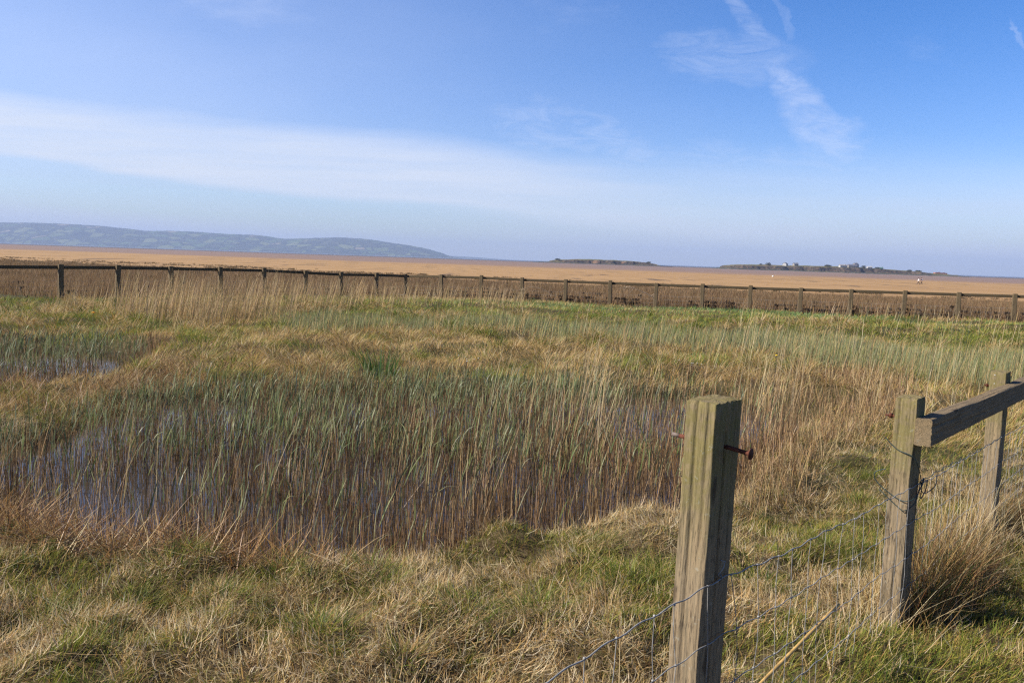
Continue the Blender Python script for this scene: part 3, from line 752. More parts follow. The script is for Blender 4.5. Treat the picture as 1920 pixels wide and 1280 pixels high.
for i in range(len(FAR)-1):
    A = Vector(FAR[i]); Bv = Vector(FAR[i+1]); d = (Bv-A); dn = Vector((d.x, d.y, 0)).normalized()
    nb = Vector((-dn.y, dn.x, 0))                     # away from the camera
    off = nb*((PW+.012)/2+.032)+Vector((0,0,-.035-.052))
    A2 = A+off; L = d.length; axv = d.normalized(); ayv = Vector((0,0,1)).cross(axv).normalized(); azv = axv.cross(ayv)
    M = Matrix((axv, ayv, azv)).transposed().to_4x4(); M.translation = A2+axv*.003
    r_ = timber('rail', .055, .105, L-.006, M_RAILF, None, 90+i % 3, 20, 14, (), 0., 1.3, turn, .008)
    far_place(r_, M)
# netting of the far fence
mb = MB()
FROWS = [.50, .66, .80, .93]
def far_net(i, t, row):
    A = Vector(FAR[i]); Bv = Vector(FAR[i+1]); d = (Bv-A); dn = Vector((d.x, d.y, 0)).normalized(); nb = Vector((-dn.y, dn.x, 0))
    return A+d*t+nb*((PW+.012)/2+.006)+Vector((0,0,-row-.02*math.sin(PI*t)))
for i in range(len(FAR)-1):
    for row in FROWS: mb.tube([far_net(i, k/6, row) for k in range(7)], .0022, 4, False)
    for k in range(11): mb.tube([far_net(i, (k+.5)/11, FROWS[0]), far_net(i, (k+.5)/11, FROWS[-1])], .0016, 3, False)
fn = mb.build('wire_netting', M_WIRE); far_place(fn, Matrix.Identity(4))
# wisps of dry weed caught along the wires by the tides
B = Blades(); rw = random.Random(12)
for i in range(len(FAR)-1):
    dens = 0 if i < 1 else 5 if i < 9 else (34 if i < 12 else 52 if i < 20 else 40)
    for k in range(dens):
        t = rw.random()
        if fbm(np.array([i*1.0+t])*1.7, np.array([3.]), 44, 2)[0] < .42 and i >= 9: continue
        row = rw.choice([.66,.66,.80,.80,.80,.93,.93] + ([.50] if rw.random() < .3 else []))
        p = far_net(i, t, row); n = rw.randint(5, 11); sp = rw.uniform(.02,.09)
        d = (FAR[i+1]-FAR[i]); d = d/np.linalg.norm(d)
        P = np.array([p])+np.outer(rng.normal(0, sp, n), d)+np.stack([U(-.01,.01,n), U(-.01,.01,n), U(.0,.035,n)], 1)
        c = pal(n, [(.018,.014,.012),(.035,.024,.017),(.06,.04,.026)], [4,3,1])
        B.add(P, U(.04,.13,n)*rw.uniform(.7,1.5), U(.012,.03,n), U(0,2*PI,n), PI-np.abs(rng.normal(0,.35,n)), U(-.3,.3,n), c, c, 2, prof=[.8,1,.5])
for i, t, r0, n in ((6+11,.55,.28,90),(10+5,.35,.2,60),(10+7,.18,.16,40),(10+2,.6,.16,34),(10+10,.1,.17,50),(10+11,.82,.14,30)):
    p = far_net(min(i, len(FAR)-2), t, .74); d = (FAR[min(i,len(FAR)-2)+1]-FAR[min(i,len(FAR)-2)]); d = d/np.linalg.norm(d)
    P = np.array([p])+np.outer(rng.normal(0, r0*.6, n), d)+np.stack([U(-.04,.04,n), U(-.04,.04,n), U(-.18,.18,n)], 1)
    c = pal(n, [(.018,.014,.012),(.035,.024,.017),(.07,.045,.03)], [4,3,1])
    B.add(P, U(.06,.2,n), U(.014,.034,n), U(0,2*PI,n), U(1.2,3.1,n), U(-.4,.4,n), c, c, 2, prof=[.8,1,.5])
B.build('dried_seaweed', M_WEED, 'black wisps of dried seaweed caught in rows on the wires of the far fence', 'seaweed')
# bleached branches stranded against the fence
def branch(pxs, Y, r, label, twigs=0):
    P = smooth_pts([tuple(at_depth(px, py, Y+dy)) for px, py, dy in pxs], 6)
    mb = MB(); n = len(P)
    mb.tube(P, [r*(1-.6*k/n) for k in range(n)], 6)
    rb = random.Random(len(label))
    for q in range(twigs):
        p = P[rb.randint(2, n-2)]; v = Vector((rb.uniform(-.3,.3), rb.uniform(-.1,.1), rb.uniform(-.35,.1)))
        mb.tube([p, p+v*.5+Vector((0,0,.03)), p+v], [r*.5, r*.4, r*.15], 5)
    return tag(mb.build('driftwood_branch', M_DRIFT, None, True), label, 'driftwood')
branch([(1033,557,.0),(1031,550,.0),(1022,544,0),(1010,539.5,0),(996,538,0),(984,540,.0),(974,543,0)], 33.8, .014, 'pale bleached branch arching out of the grass against the middle of the far fence', 2)
branch([(1226,558,0),(1214,551,0),(1203,546,0),(1192,541,.0),(1182,538,0),(1171,538,0),(1160,541,0)], 32.6, .016, 'tangled bleached branch hung with dark weed against the far fence', 14)

# ------------------------------------------------------------------ single plants that stand out
B1 = []
def stem_thing(name, label, cat, x, y, h, w, az, lean, curve, col, seg=6, zoff=0., group=None):
    mb = MB(); p = Vector((x, y, float(ground_z(np.array([x]), np.array([y]))[0])+zoff)); P = [p.copy()]; st = h/seg
    for k in range(seg):
        th = lean+curve*(k+.5)/seg
        p = p+Vector((math.cos(az)*math.sin(th)*st, math.sin(az)*math.sin(th)*st, math.cos(th)*st)); P.append(p.copy())
    mb.tube(P, [w*(1-.55*k/seg) for k in range(seg+1)], 5)
    return mb, P
M_STEM = plain('straw_stem', (.5,.37,.19), .6, .3, 0, .2, 30); M_STEMD = plain('dark_dead_stem', (.10,.065,.04), .8, .2, 0, .3, 30)
x, y = on_plane(1160, 1330, .1)[:2]
mb, P = stem_thing('seed_stalk', '', '', x, y, .34, .0024, 2.0, .03, .05, None)
o = mb.build('seed_stalk', M_STEM, None, True); tag(o, 'single upright straw stalk with a furry seed head left of the nearest post', 'grass stalk')
Bs = Blades(); n = 160; tt = rng.random(n)
PP = np.array([lerp(np.array(P[4]), np.array(P[6]), q) for q in tt]); c = pal(n, [(.50,.33,.15)])
Bs.add(PP, U(.010,.022,n), .0012, U(0,2*PI,n), U(.25,.6,n), U(-.2,.2,n), c, c, 2)
hd_ = mesh_np('seed_head', np.vstack(Bs.V), np.vstack(Bs.F), M_GRASS, np.vstack(Bs.C)); hd_.parent = o
for px, py, h, az, lean, mat, lab in ((1050,1110,.42,1.9,.12,M_STEMD,'dark thin dead stem rising from the bank at the pool edge, right of centre'),
                                      (205,1105,.45,1.2,.15,M_STEMD,'dark bent dead stem beside the green tussock at lower left'),
                                      (148,655,.95,.35,.42,M_STEM,'long white dry stalk leaning right beside the left pool')):
    x, y = on_plane(px, py, -.03)[:2]
    mb, P = stem_thing('', '', '', x, y, h, .0022 if mat is M_STEMD else .006, az, lean, .12, None)
    tag(mb.build('dead_stem', mat, None, True), lab, 'dead stem')
# dark green iris-like tuft in the tan grass behind the near pool
def tuft(px, py, n, r, h0, h1, w, cols, name, label, cat, z=-.06):
    x, y = on_plane(px, py, z)[:2]; Bt = Blades(); q = rng.uniform(0,2*PI,n); rr_ = np.sqrt(rng.random(n))*r
    c = pal(n, cols); Bt.add(pts(x+np.cos(q)*rr_, y+np.sin(q)*rr_), U(h0,h1,n), w*U(.7,1.2,n), q, U(.05,.45,n), U(.0,.5,n), c*.85, c, 4)
    o = mesh_np(name, np.vstack(Bt.V), np.vstack(Bt.F), M_GRASS, np.vstack(Bt.C)); return tag(o, label, cat)
tuft(714, 702, 110, .22, .25, .55, .012, [(.05,.12,.025),(.07,.15,.03)], 'iris_tuft', 'dark green sword leaved tuft in tan grass behind the near pool', 'plant')
# flowers
M_YEL = plain('yellow_petal', (.75,.48,.01), .6, .2, 0, .15, 30); M_WHT = plain('white_petal', (.78,.78,.74), .6, .2, 0, .08, 30)
M_ORA = plain('orange_petal', (.72,.27,.01), .6, .2, 0, .15, 30)
def flower(px, py, z, h, r, mat, label, heads=1, spread=0.):
    x, y = on_plane(px, py, z)[:2]; g = float(ground_z(np.array([x]), np.array([y]))[0])
    root = empty('flower', (float(x), float(y), g)); tag(root, label, 'flower')
    rf = random.Random(int(px))
    for k in range(heads):
        ms, mp = MB(), MB()
        tx_, ty_ = rf.uniform(-spread, spread), rf.uniform(-spread, spread); hh = h*rf.uniform(.8, 1.05)
        ms.tube([(tx_*.3,ty_*.3,0),(tx_*.7,ty_*.7,hh*.6),(tx_,ty_,hh)], .0025, 5)
        for q in range(6):
            a = q*PI/3; mp.ball((tx_+math.cos(a)*r*.6, ty_+math.sin(a)*r*.6, hh), r*.5, 1, 1, .4, 6, 4)
        mp.ball((tx_, ty_, hh+r*.15), r*.45, 1, 1, .8, 6, 4)
        sm = ms.build('stem', M_STEMD, root, True); mp.build('blossom', mat, sm, True)
flower(1452, 728, -.06, .58, .020, M_YEL, 'taller yellow flower on a dark stem above the dead reeds behind the nearest post')
flower(1432, 745, -.06, .36, .018, M_YEL, 'lower yellow flower on a pale stem close behind the nearest post')
flower(176, 616, -.08, .30, .04, M_ORA, 'small orange flower in the green grass below the left part of the far fence')
for px, py, lab in ((757,566,'left cluster of small white flowers on the green bank under the far fence'),(772,570,'middle cluster of small white flowers on the green bank under the far fence'),
                    (806,565,'right cluster of small white flowers on the green bank under the far fence'),(872,700,'white flower cluster at the back edge of the near pool'),(1296,702,'white flower cluster in tan grass just left of the nearest post top')):
    flower(px, py, -.03, .28, .0075 if py > 600 else .013, M_WHT, lab, 7, .2)

# ------------------------------------------------------------------ people out on the sand
def skin(name, J, E, mat, parent=None, sub=2):
    me = bpy.data.meshes.new(name); me.from_pydata([j[0] for j in J], E, []); me.update()
    o = bpy.data.objects.new(name, me); COL.objects.link(o)
    md = o.modifiers.new('skin', 'SKIN')
    for k, j in enumerate(J):
        v = me.skin_vertices[0].data[k]; r = j[1]; v.radius = (r, r) if not isinstance(r, tuple) else r
        v.use_root = (k == 0)
    s = o.modifiers.new('sub', 'SUBSURF'); s.levels = sub; s.render_levels = sub
    dg = bpy.context.evaluated_depsgraph_get()
    m2 = bpy.data.meshes.new_from_object(o.evaluated_get(dg)); m2.name = name
    o.modifiers.clear(); o.data = m2; bpy.data.meshes.remove(me)
    m2.materials.clear(); m2.materials.append(mat)
    for p in m2.polygons: p.use_smooth = True
    if parent: o.parent = parent
    return o
M_SKIN = plain('skin', (.45,.27,.19), .6); M_DARK = plain('dark_trousers', (.014,.014,.02), .8); M_WTOP = plain('white_top', (.8,.8,.8), .8, .2, 0, .06)
M_NAVY = plain('dark_jacket', (.018,.02,.035), .8); M_HAIR = plain('dark_hair', (.03,.02,.014), .7); M_BAG = plain('pale_blue_bag', (.5,.56,.68), .7)
M_SHOE = plain('dark_shoe', (.02,.02,.02), .7)
def person(px, py, Y, rz, top, label, stride, bag=False, scale=1.0):
    d = ray(px, py); P = EYE+d*((SAND-EYE[2])/d[2])
    root = empty('person', (float(P[0]), float(P[1]), SAND+.005), rz); root.scale = (scale,)*3; tag(root, label, 'person', 'couple walking on the sand')
    s = stride
    # x forward, y left
    legs = [((s,.10,.06), (s*.55,.10,.50)), ((-s,-.10,.08), (-s*.35,-.10,.50))]
    J = [((0,0,.95),.125), ((.02,0,1.15),.125), ((.04,0,1.36),.135), ((.05,0,1.48),.07), ((.07,0,1.56),.055), ((.08,0,1.64),.095), ((.085,0,1.73),.085)]
    E = [(0,1),(1,2),(2,3),(3,4),(4,5),(5,6)]
    def chain(pts_, start):
        prev = start
        for p, r in pts_:
            J.append((p, r)); E.append((prev, len(J)-1)); prev = len(J)-1
        return prev
    for sgn, (f, kn) in zip((1,-1), legs):
        chain([((.0,sgn*.10,.86),.095), (kn,.062), ((f[0],f[1],f[2]+.03),.04), ((f[0]+.16,f[1],f[2]-.015),.034)], 0)
    hands = []
    for sgn, sw in ((1,-1),(-1,1)):
        e = (.02+sw*.10, sgn*.25, 1.12); h = (.12+sw*.2, sgn*.25, .90)
        chain([((.03,sgn*.19,1.39),.062), (e,.045), (h,.03), ((h[0]+.03,h[1],h[2]-.07),.032)], 2); hands.append(h)
        for f_ in range(4):
            chain([((h[0]+.02+.018*f_, h[1], h[2]-.13),.010), ((h[0]+.04+.018*f_, h[1]-sgn*.01, h[2]-.17+.006*abs(f_-1)),.008)], len(J)-1-f_*2)
    skin('body', J, E, M_SKIN, root)
    # clothes follow the body
    T = [((0,0,.90),.15), ((.02,0,1.15),.15), ((.04,0,1.36),.16), ((.05,0,1.47),.09)]; TE = [(0,1),(1,2),(2,3)]
    for sgn, sw in ((1,-1),(-1,1)):
        e = (.02+sw*.10, sgn*.25, 1.12); h = (.12+sw*.2, sgn*.25, .92)
        b = len(T); T += [((.03,sgn*.19,1.39),.078), (e,.06), (h,.048)]; TE += [(2,b),(b,b+1),(b+1,b+2)]
    skin('top', T, TE, top, root)
    Tr = [((0,0,.98),.14), ((0,0,.88),.15)]; TE = [(0,1)]
    for sgn, (f, kn) in zip((1,-1), legs):
        b = len(Tr); Tr += [((.0,sgn*.10,.82),.11), (kn,.08), ((f[0],f[1],f[2]+.06),.062)]; TE += [(1,b),(b,b+1),(b+1,b+2)]
    skin('trousers', Tr, TE, M_DARK, root)
    for sgn, (f, kn) in zip((1,-1), legs):
        mb = MB(); mb.ball((f[0]+.06, f[1], f[2]-.015), .07, 1.9, .7, .65, 10, 6); mb.build('shoe', M_SHOE, root, True)
    mb = MB(); mb.ball((.055,0,1.70), .118, 1, .95, 1.0, 12, 8); mb.build('hair', M_HAIR, root, True)
    for sgn in (1,-1):
        mb = MB(); mb.ball((.168, sgn*.035, 1.665), .011, .6, 1, 1, 6, 4); mb.build('eye', M_DARK, root, True)
    mb = MB(); mb.ball((.178,0,1.63), .018, 1.1, .7, 1.2, 6, 4); mb.build('nose', M_SKIN, root, True)
    mb = MB(); mb.ball((.165,0,1.585), .02, .5, 1.1, .35, 6, 4); mb.build('mouth', M_SKIN, root, True)
    if bag:
        mb = MB(); mb.ball((-.17,.02,1.22), .2, .65, .75, 1.1, 12, 8); mb.build('backpack', M_BAG, root, True)
person(1722, 533.6, 203, 2.75, M_WTOP, 'person in white top and dark trousers striding over the sand, left of the pair', .34)
person(1727.5, 533.0, 206, 2.75, M_NAVY, 'person in dark jacket with a pale backpack, right of the pair', .2, True, .98)

# small white buoy lying on the sand
d = ray(1449, 519.5); P = EYE+d*((SAND-EYE[2])/d[2])
rt_ = empty('buoy', (float(P[0]), float(P[1]), SAND)); tag(rt_, 'small white round buoy lying alone on the sand before the right island', 'buoy')
mb = MB(); mb.ball((0,0,.27), .3, 1, 1, .95, 16, 10); mb.build('float', plain('white_buoy', (.8,.78,.7), .5, .3, 0, .06, 3), rt_, True)
mb = MB(); mb.tube([(0,0,.5),(0,0,.62),(0,0,.66)], [.07,.06,.09], 10); mb.build('neck', plain('buoy_neck', (.55,.5,.4), .6), rt_, True)

# ------------------------------------------------------------------ the islands
def mat_island():
    m, N = material('island'); tc = N.node('ShaderNodeTexCoord').outputs['Object']
    geo = N.node('ShaderNodeNewGeometry'); sep = N.node('ShaderNodeSeparateXYZ'); N.l.new(geo.outputs['Normal'], sep.inputs[0])
    sp = N.node('ShaderNodeSeparateXYZ'); N.l.new(tc, sp.inputs[0])
    n = N.noise(tc, .06, 5); n2 = N.noise(tc, .25, 4)
    grass = N.mix(N.mapr(n, .35, .65), (.155,.115,.05), (.125,.125,.045))
    rock = N.mix(N.mapr(n2, .35, .65), (.03,.026,.02), (.10,.07,.045))
    rock = N.mix(N.mapr(n, .62, .7), rock, (.26,.15,.08))
    c = N.mix(N.mapr(sep.outputs[2], .86, .975), rock, grass)
    c = N.mix(N.m('MULTIPLY', N.mapr(sp.outputs[2], 1.9, 1.0), N.mapr(n2, .3, .5)), c, (.045,.05,.04))
    c = N.mix(N.m('MULTIPLY', N.mapr(sp.outputs[2], .35, .1), N.mapr(n, .45, .6)), c, (.34,.25,.15))
    principled(N, c, .95, .1, n2, .5, .8); return m
M_ISL = mat_island()
def island(px0, px1, prof, Y, depth, seed, skirt):
    """a low cliffed island, its crest heights read as metres above the sand"""
    xa = at_depth(px0, 500, Y)[0]; xb = at_depth(px1, 500, Y)[0]; L = xb-xa
    ns, nt = 260, 44
    s = np.linspace(-skirt, 1+skirt, ns); t = np.linspace(-.75, .75, nt); S, T = np.meshgrid(s, t)
    ps = np.array([(at_depth(p[0], 500, Y)[0]-xa)/L for p in prof]); ph = np.array([p[1] for p in prof])
    H = np.interp(S, ps, ph)
    X = xa+S*L; Yv = Y+T*depth
    edge = np.minimum(np.minimum(S, 1-S)*L, (.5-np.abs(T))*depth) + (fbm(X*.05, Yv*.05, seed, 4)-.5)*22
    cl = sstep(-.5, 3.5, edge)                                     # steep cliff
    shore = sstep(-skirt*L*.9, 4, edge)
    z = SAND-.5 + shore*1.9 + cl*np.maximum(H-1.9, 0)*(.80+.2*sstep(5, 40, edge)) + (fbm(X*.09, Yv*.09, seed+4, 4)-.5)*1.3*shore
    o = mesh_np('island', np.stack([X.ravel(), Yv.ravel(), (z-SAND).ravel()], 1), grid_faces(ns, nt), M_ISL)
    o.location = (0, 0, SAND)
    def hz(x, y):
        i = np.argmin(np.abs(X[0]-x)); j = np.argmin(np.abs(Yv[:,0]-y)); return float(z[j, i])
    return tag(o, kind='structure'), hz
YM, YH = 1400., 1300.
isl_a, hz_a = island(1028, 1226, [(1020,3.5),(1030,4.5),(1040,6.4),(1060,7.2),(1100,8.6),(1150,8.8),(1180,8.2),(1205,7.2),(1222,5.0),(1232,3)], YM, 60, 301, .25)
isl_b, hz_b = island(1362, 1770, [(1350,4),(1366,6.5),(1380,8.3),(1420,8.6),(1500,9.4),(1545,10),(1600,10.4),(1650,8.6),(1700,6.8),(1718,5),(1740,4.2),(1770,3)], YH, 80, 311, .10)

# houses on the larger island: wall, roof, chimney, windows
M_WWALL = plain('white_render', (.42,.40,.38), .8, .2, 0, .05, .5); M_GWALL = plain('grey_stone', (.26,.23,.20), .85, .2, 0, .2, .5)
M_SLATE = plain('slate_roof', (.13,.13,.15), .7, .3, 0, .15, .5); M_BRICK = plain('red_sandstone', (.36,.15,.10), .9, .1, 0, .2, .5)
M_GLASS = plain('dark_pane', (.03,.035,.04), .2, .5, 0, .1, 1); M_GROOF = plain('green_roof', (.10,.20,.14), .7, .3, 0, .1, .5)
def house(px, Y, w, d, h, rh, wall, roof, label, hz, rz=0., dy=-18, sink=.6, group=None):
    x = at_depth(px, 500, Y)[0]; y = Y+dy; z = hz(x, y)-sink
    root = empty('house', (float(x), float(y), z), rz); tag(root, label, 'house', group)
    mb = MB(); mb.box((0,0,h/2), (w,d,h))
    mb.add([(-w/2,-d/2,h),(w/2,-d/2,h),(w/2,d/2,h),(-w/2,d/2,h),(-w/2,0,h+rh),(w/2,0,h+rh)], [(0,4,3),(1,2,5)])
    mb.build('wall', wall, root)
    mb = MB(); o_ = .3; t_ = .15; sl = rh/(d/2); e = h-o_*sl+.03
    V = [(-w/2-o_,-d/2-o_,e),(w/2+o_,-d/2-o_,e),(w/2+o_,0,h+rh+.03),(-w/2-o_,0,h+rh+.03),(w/2+o_,d/2+o_,e),(-w/2-o_,d/2+o_,e)]
    V2 = [(a,b,c+t_) for a,b,c in V]
    mb.add(V+V2, [(0,3,2,1),(3,5,4,2),(6,7,8,9),(9,8,10,11),(0,1,7,6),(5,11,10,4),(0,6,9,3),(3,9,11,5),(1,2,8,7),(2,4,10,8)])
    r_ = mb.build('roof', roof, root)
    mb = MB(); mb.box((w*.3,0,h+rh+.4), (.8,.7,1.2)); mb.build('chimney', wall, r_)
    nw = max(2, int(w/3))
    for k in range(nw):
        mb = MB(); mb.box((-w/2+w*(k+.5)/nw, -d/2-.02, h*.55), (.9,.1,1.1)); mb.build('window', M_GLASS, root)
house(1465, YH, 7.5, 6, 3.0, 2.0, M_WWALL, M_SLATE, 'white gabled house, leftmost on the right island', hz_b, .9, sink=.3)
house(1484, YH, 7, 6, 2.6, 1.9, M_GWALL, M_SLATE, 'grey house just right of the white gabled house on the island', hz_b, .2, sink=.3)
house(1568, YH, 11, 6, 3.6, 1.4, M_WWALL, M_GWALL, 'long white house above the reddish cliff on the right island', hz_b, .1, dy=-26, sink=.8)
house(1588, YH, 13, 7, 3.4, 2.2, M_GWALL, M_SLATE, 'long grey slate roofed house in the middle of the island houses', hz_b, 0, dy=-20, sink=.8)
house(1600, YH, 8, 6, 4.2, 2.4, M_GWALL, M_SLATE, 'tallest grey house among the island houses', hz_b, .5, dy=-8, sink=.4)
house(1616, YH, 7, 5, 2.8, 1.2, M_WWALL, M_WWALL, 'low white house at the right end of the island houses', hz_b, 0, dy=-28, sink=.5)
house(1640, YH, 4, 3.5, 2.2, .8, M_GROOF, M_GROOF, 'small green hut right of the island houses', hz_b, 0, dy=-24, sink=.4)
# roofless sandstone ruin at the island's end
x = at_depth(1755, 512, YH)[0]; rz_ = hz_b(x, YH-16)-.3
ru = empty('ruin', (float(x), YH-16, rz_)); tag(ru, 'low roofless red sandstone ruin at the right tip of the right island', 'ruin')
mb = MB()
for k, (cx, w, h) in enumerate(((-7,3,2.6),(-3.6,2.4,3.4),(0,3.4,2.6),(4,3,2.9),(7.2,2.4,2.3))): mb.box((cx,0,h/2), (w+.9,.6,h)); mb.box((cx,6,h*.45), (w+.9,.6,h*.9))
mb.box((-9,3,1.3), (.6,6.5,2.6)); mb.box((9,3,1.1), (.6,6.5,2.2)); mb.build('wall', M_BRICK, ru)
# bushes on the islands: trunk and a crown of leaf clusters
def bush(px, Y, hz, h, r, label, dy=-18, col=((.05,.055,.025),(.085,.08,.035)), group=None):
    x = at_depth(px, 500, Y)[0]; y = Y+dy; g = hz(x, y)
    root = empty('bush', (float(x), float(y), g-.2)); tag(root, label, 'bush', group)
    mb = MB(); mb.tube([(0,0,0),(.1,0,h*.35),(.2,.1,h*.7)], [.22,.15,.06], 6)
    for a in (0.3, 2.2, 4.1): mb.tube([(.1,0,h*.3),(math.cos(a)*r*.5, math.sin(a)*r*.5, h*.65)], [.12,.04], 5)
    mb.build('trunk', M_STEMD, root)
    n = 420; v = rng.normal(0, 1, (n,3)); v /= np.linalg.norm(v, axis=1)[:, None]; v *= (rng.random((n,1))**.4)
    lob = .75+.5*vnoise(v[:,0]*2.3+px, v[:,1]*2.3+v[:,2]*2.3, 5)
    P = np.stack([v[:,0]*r*lob, v[:,1]*r*lob, np.maximum(h*.36+v[:,2]*h*.5*lob, .1)], 1)
    Bc = Blades(); c = pal(n, list(col), None, .3)
    Bc.add(P, U(.3,.7,n)*r*.4, U(.2,.45,n)*r*.5, U(0,2*PI,n), U(0,2.2,n), U(-.5,.5,n), c, c, 2, prof=[.5,1,.3])
    mesh_np('crown', np.vstack(Bc.V), np.vstack(Bc.F), M_GRASS, np.vstack(Bc.C), parent=root)
bush(1420, YH, hz_b, 3.0, 2.6, 'small dark bush alone on the left half of the right island')
bush(1434, YH, hz_b, 4.2, 4.4, 'wider dark bush just left of the white gabled island house')
bush(1604, YH, hz_b, 4.6, 3.6, 'bush against the tallest grey house on the island', -30)
bush(1544, YH, hz_b, 2.6, 5.5, 'low wide scrub on the crest left of the island houses')
bush(1630, YH, hz_b, 3.4, 4.2, 'rounded scrub between the low white house and the green hut', -30)
bush(1709, YH, hz_b, 3.0, 5.0, 'dark scrub near the low right end of the right island', -24)
bush(1690, YH, hz_b, 2.4, 4.0, 'dark scrub on the cliff edge right of the green hut', -28)
bush(1044, YM, hz_a, 2.6, 5.0, 'dark scrub at the left tip of the smaller middle island', -18)
bush(1213, YM, hz_a, 2.4, 4.2, 'dark scrub at the right tip of the smaller middle island', -16)

# ------------------------------------------------------------------ the hills across the estuary
def mat_hills():
    m, N = material('hills'); tc = N.node('ShaderNodeTexCoord').outputs['Object']
    v = N.node('ShaderNodeTexVoronoi', {'Vector': N.scale(tc, (.0085,.0065,0)), 'Scale': 1., 'Randomness': 1.})
    sepc = N.node('ShaderNodeSeparateXYZ'); N.l.new(v.outputs['Color'], sepc.inputs[0])
    n = N.noise(tc, .0030, 5); n2 = N.noise(tc, .016, 5)
    field = N.mix(N.mapr(sepc.outputs[0], .3, .8), (.085,.12,.045), (.15,.165,.065))
    field = N.mix(N.mapr(sepc.outputs[1], .90, .94), field, (.24,.20,.12))
    ve = N.node('ShaderNodeTexVoronoi', {'Vector': N.scale(tc, (.0085,.0065,0)), 'Scale': 1.}, feature='DISTANCE_TO_EDGE')
    field = N.mix(N.mapr(ve.outputs['Distance'], .10, .05, 0, .9), field, (.035,.045,.025))
    wood = N.mix(N.mapr(n2, .4, .6), (.035,.045,.025), (.07,.075,.04))
    sel = N.m('ADD', N.m('MULTIPLY', sepc.outputs[2], .45), N.m('ADD', n, N.m('MULTIPLY', N.m('SUBTRACT', n2, .5), .5)))
    c = N.mix(N.mapr(sel, .70, .76), wood, field)
    principled(N, c, .95, .1); return m
HP = [(-420,468-47),(-250,468-46),(0,417),(80,418),(170,422),(250,430),(270,433),(340,433),(450,440),(480,440),(530,448),(580,446.5),(640,445),(690,448.5),(730,455),(780,462),(815,470),(835,477),(850,483.5),(900,486)]
YR, YS = 8300., 7300.
hx, hh = [], []
for px, py in HP:
    p = at_depth(px, py, YR); hx.append(p[0]); hh.append(max(p[2], SAND-4))
xs = np.linspace(hx[0], hx[-1], 420); ts = np.linspace(0, 1, 46)
XS, TS = np.meshgrid(xs, ts); crest = np.interp(XS, hx, hh)
kr = np.ones(9)/9.; cr1 = np.interp(xs, hx, hh); cr1 = np.convolve(np.pad(cr1, 4, 'edge'), kr, 'valid'); crest = np.tile(cr1, (46, 1))
YV = YS+TS*(YR-YS)*1.5
up = sstep(0, .667, TS)*(1-.25*sstep(.7, 1, TS))
und = (fbm(XS*.0022, YV*.0022, 401, 4)-.5)
ZV = (SAND-3)+(crest-(SAND-3))*np.clip(.62*np.sqrt(np.clip(TS/.667,0,1))+.38*up, 0, 1)*(1-.3*sstep(.7,1,TS)) + und*70*sstep(0,.25,TS)*sstep(.66,.4,TS)*np.clip((crest+4)/120, 0, 1)
ZV += (fbm(XS*.02, YV*.02, 402, 2)-.5)*7*sstep(.1,.3,TS)*np.clip((crest+4)/60,0,1)
hills = mesh_np('hills', np.stack([XS.ravel(), YV.ravel(), ZV.ravel()], 1), grid_faces(420, 46), mat_hills()); tag(hills, kind='structure')
# fainter headland farther off
HF = [(760,477),(840,479.5),(880,481.5),(920,484.5),(960,488)]
fx = []; fh = []
for px, py in HF:
    p = at_depth(px, py, 11000); fx.append(p[0]); fh.append(max(p[2], -2))
xs2 = np.linspace(fx[0], fx[-1], 120); X2, T2 = np.meshgrid(xs2, np.linspace(0,1,10))
Z2 = SAND-2+(np.interp(X2, fx, fh)-SAND+2)*np.sqrt(np.clip(T2*1.4,0,1)) + (fbm(X2*.01, T2*3, 410, 3)-.5)*6
tag(mesh_np('headland', np.stack([X2.ravel(), (10500+T2*900).ravel(), Z2.ravel()], 1), grid_faces(120, 10), hills.data.materials[0]), kind='structure')

# ------------------------------------------------------------------ air
if True:
    mb = MB(); mb.box((0, 5400, 116), (24000, 13000, 246))       # from z = -7 to 239
    o = mb.build('haze', None); m, N = material('haze'); o.data.materials.append(m)
    v = N.node('ShaderNodeVolumePrincipled', {'Color': (.50,.62,.90), 'Density': .5/4600, 'Anisotropy': .05})
    N.l.new(v.outputs[0], N.out.inputs['Volume']); tag(o, kind='stuff'); o['label'] = 'thin blue haze over the estuary'; o['category'] = 'haze'

# ------------------------------------------------------------------ light: sun from the left, a little behind the camera
EL = math.radians(37); SX, SY = -.985, -.17
az_sun = math.atan2(SX, SY)                                    # from +Y towards +X
sv = Vector((math.sin(az_sun)*math.cos(EL), math.cos(az_sun)*math.cos(EL), math.sin(EL)))
L = bpy.data.lights.new('sun', 'SUN'); L.energy = 5.0; L.angle = math.radians(.5); L.color = (1., .955, .88)
lo = bpy.data.objects.new('sun', L); COL.objects.link(lo); lo.rotation_euler = sv.to_track_quat('Z', 'Y').to_euler()

W = bpy.data.worlds.new('World'); SC.world = W; W.use_nodes = True; W.node_tree.nodes.clear(); N = NT(W.node_tree)
sky = N.node('ShaderNodeTexSky', sky_type='NISHITA', sun_disc=False, sun_elevation=EL, sun_rotation=az_sun % (2*PI), altitude=0, air_density=1.0, dust_density=.6, ozone_density=2.5)
tc = N.node('ShaderNodeTexCoord').outputs['Generated']
sp = N.node('ShaderNodeSeparateXYZ'); N.l.new(tc, sp.inputs[0])
dyc = N.m('MAXIMUM', sp.outputs[1], .06); u = N.m('DIVIDE', sp.outputs[0], dyc); v = N.m('DIVIDE', sp.outputs[2], dyc)
front = N.mapr(sp.outputs[1], .1, .4)
cv = N.node('ShaderNodeCombineXYZ', {0: u, 1: v}).outputs[0]
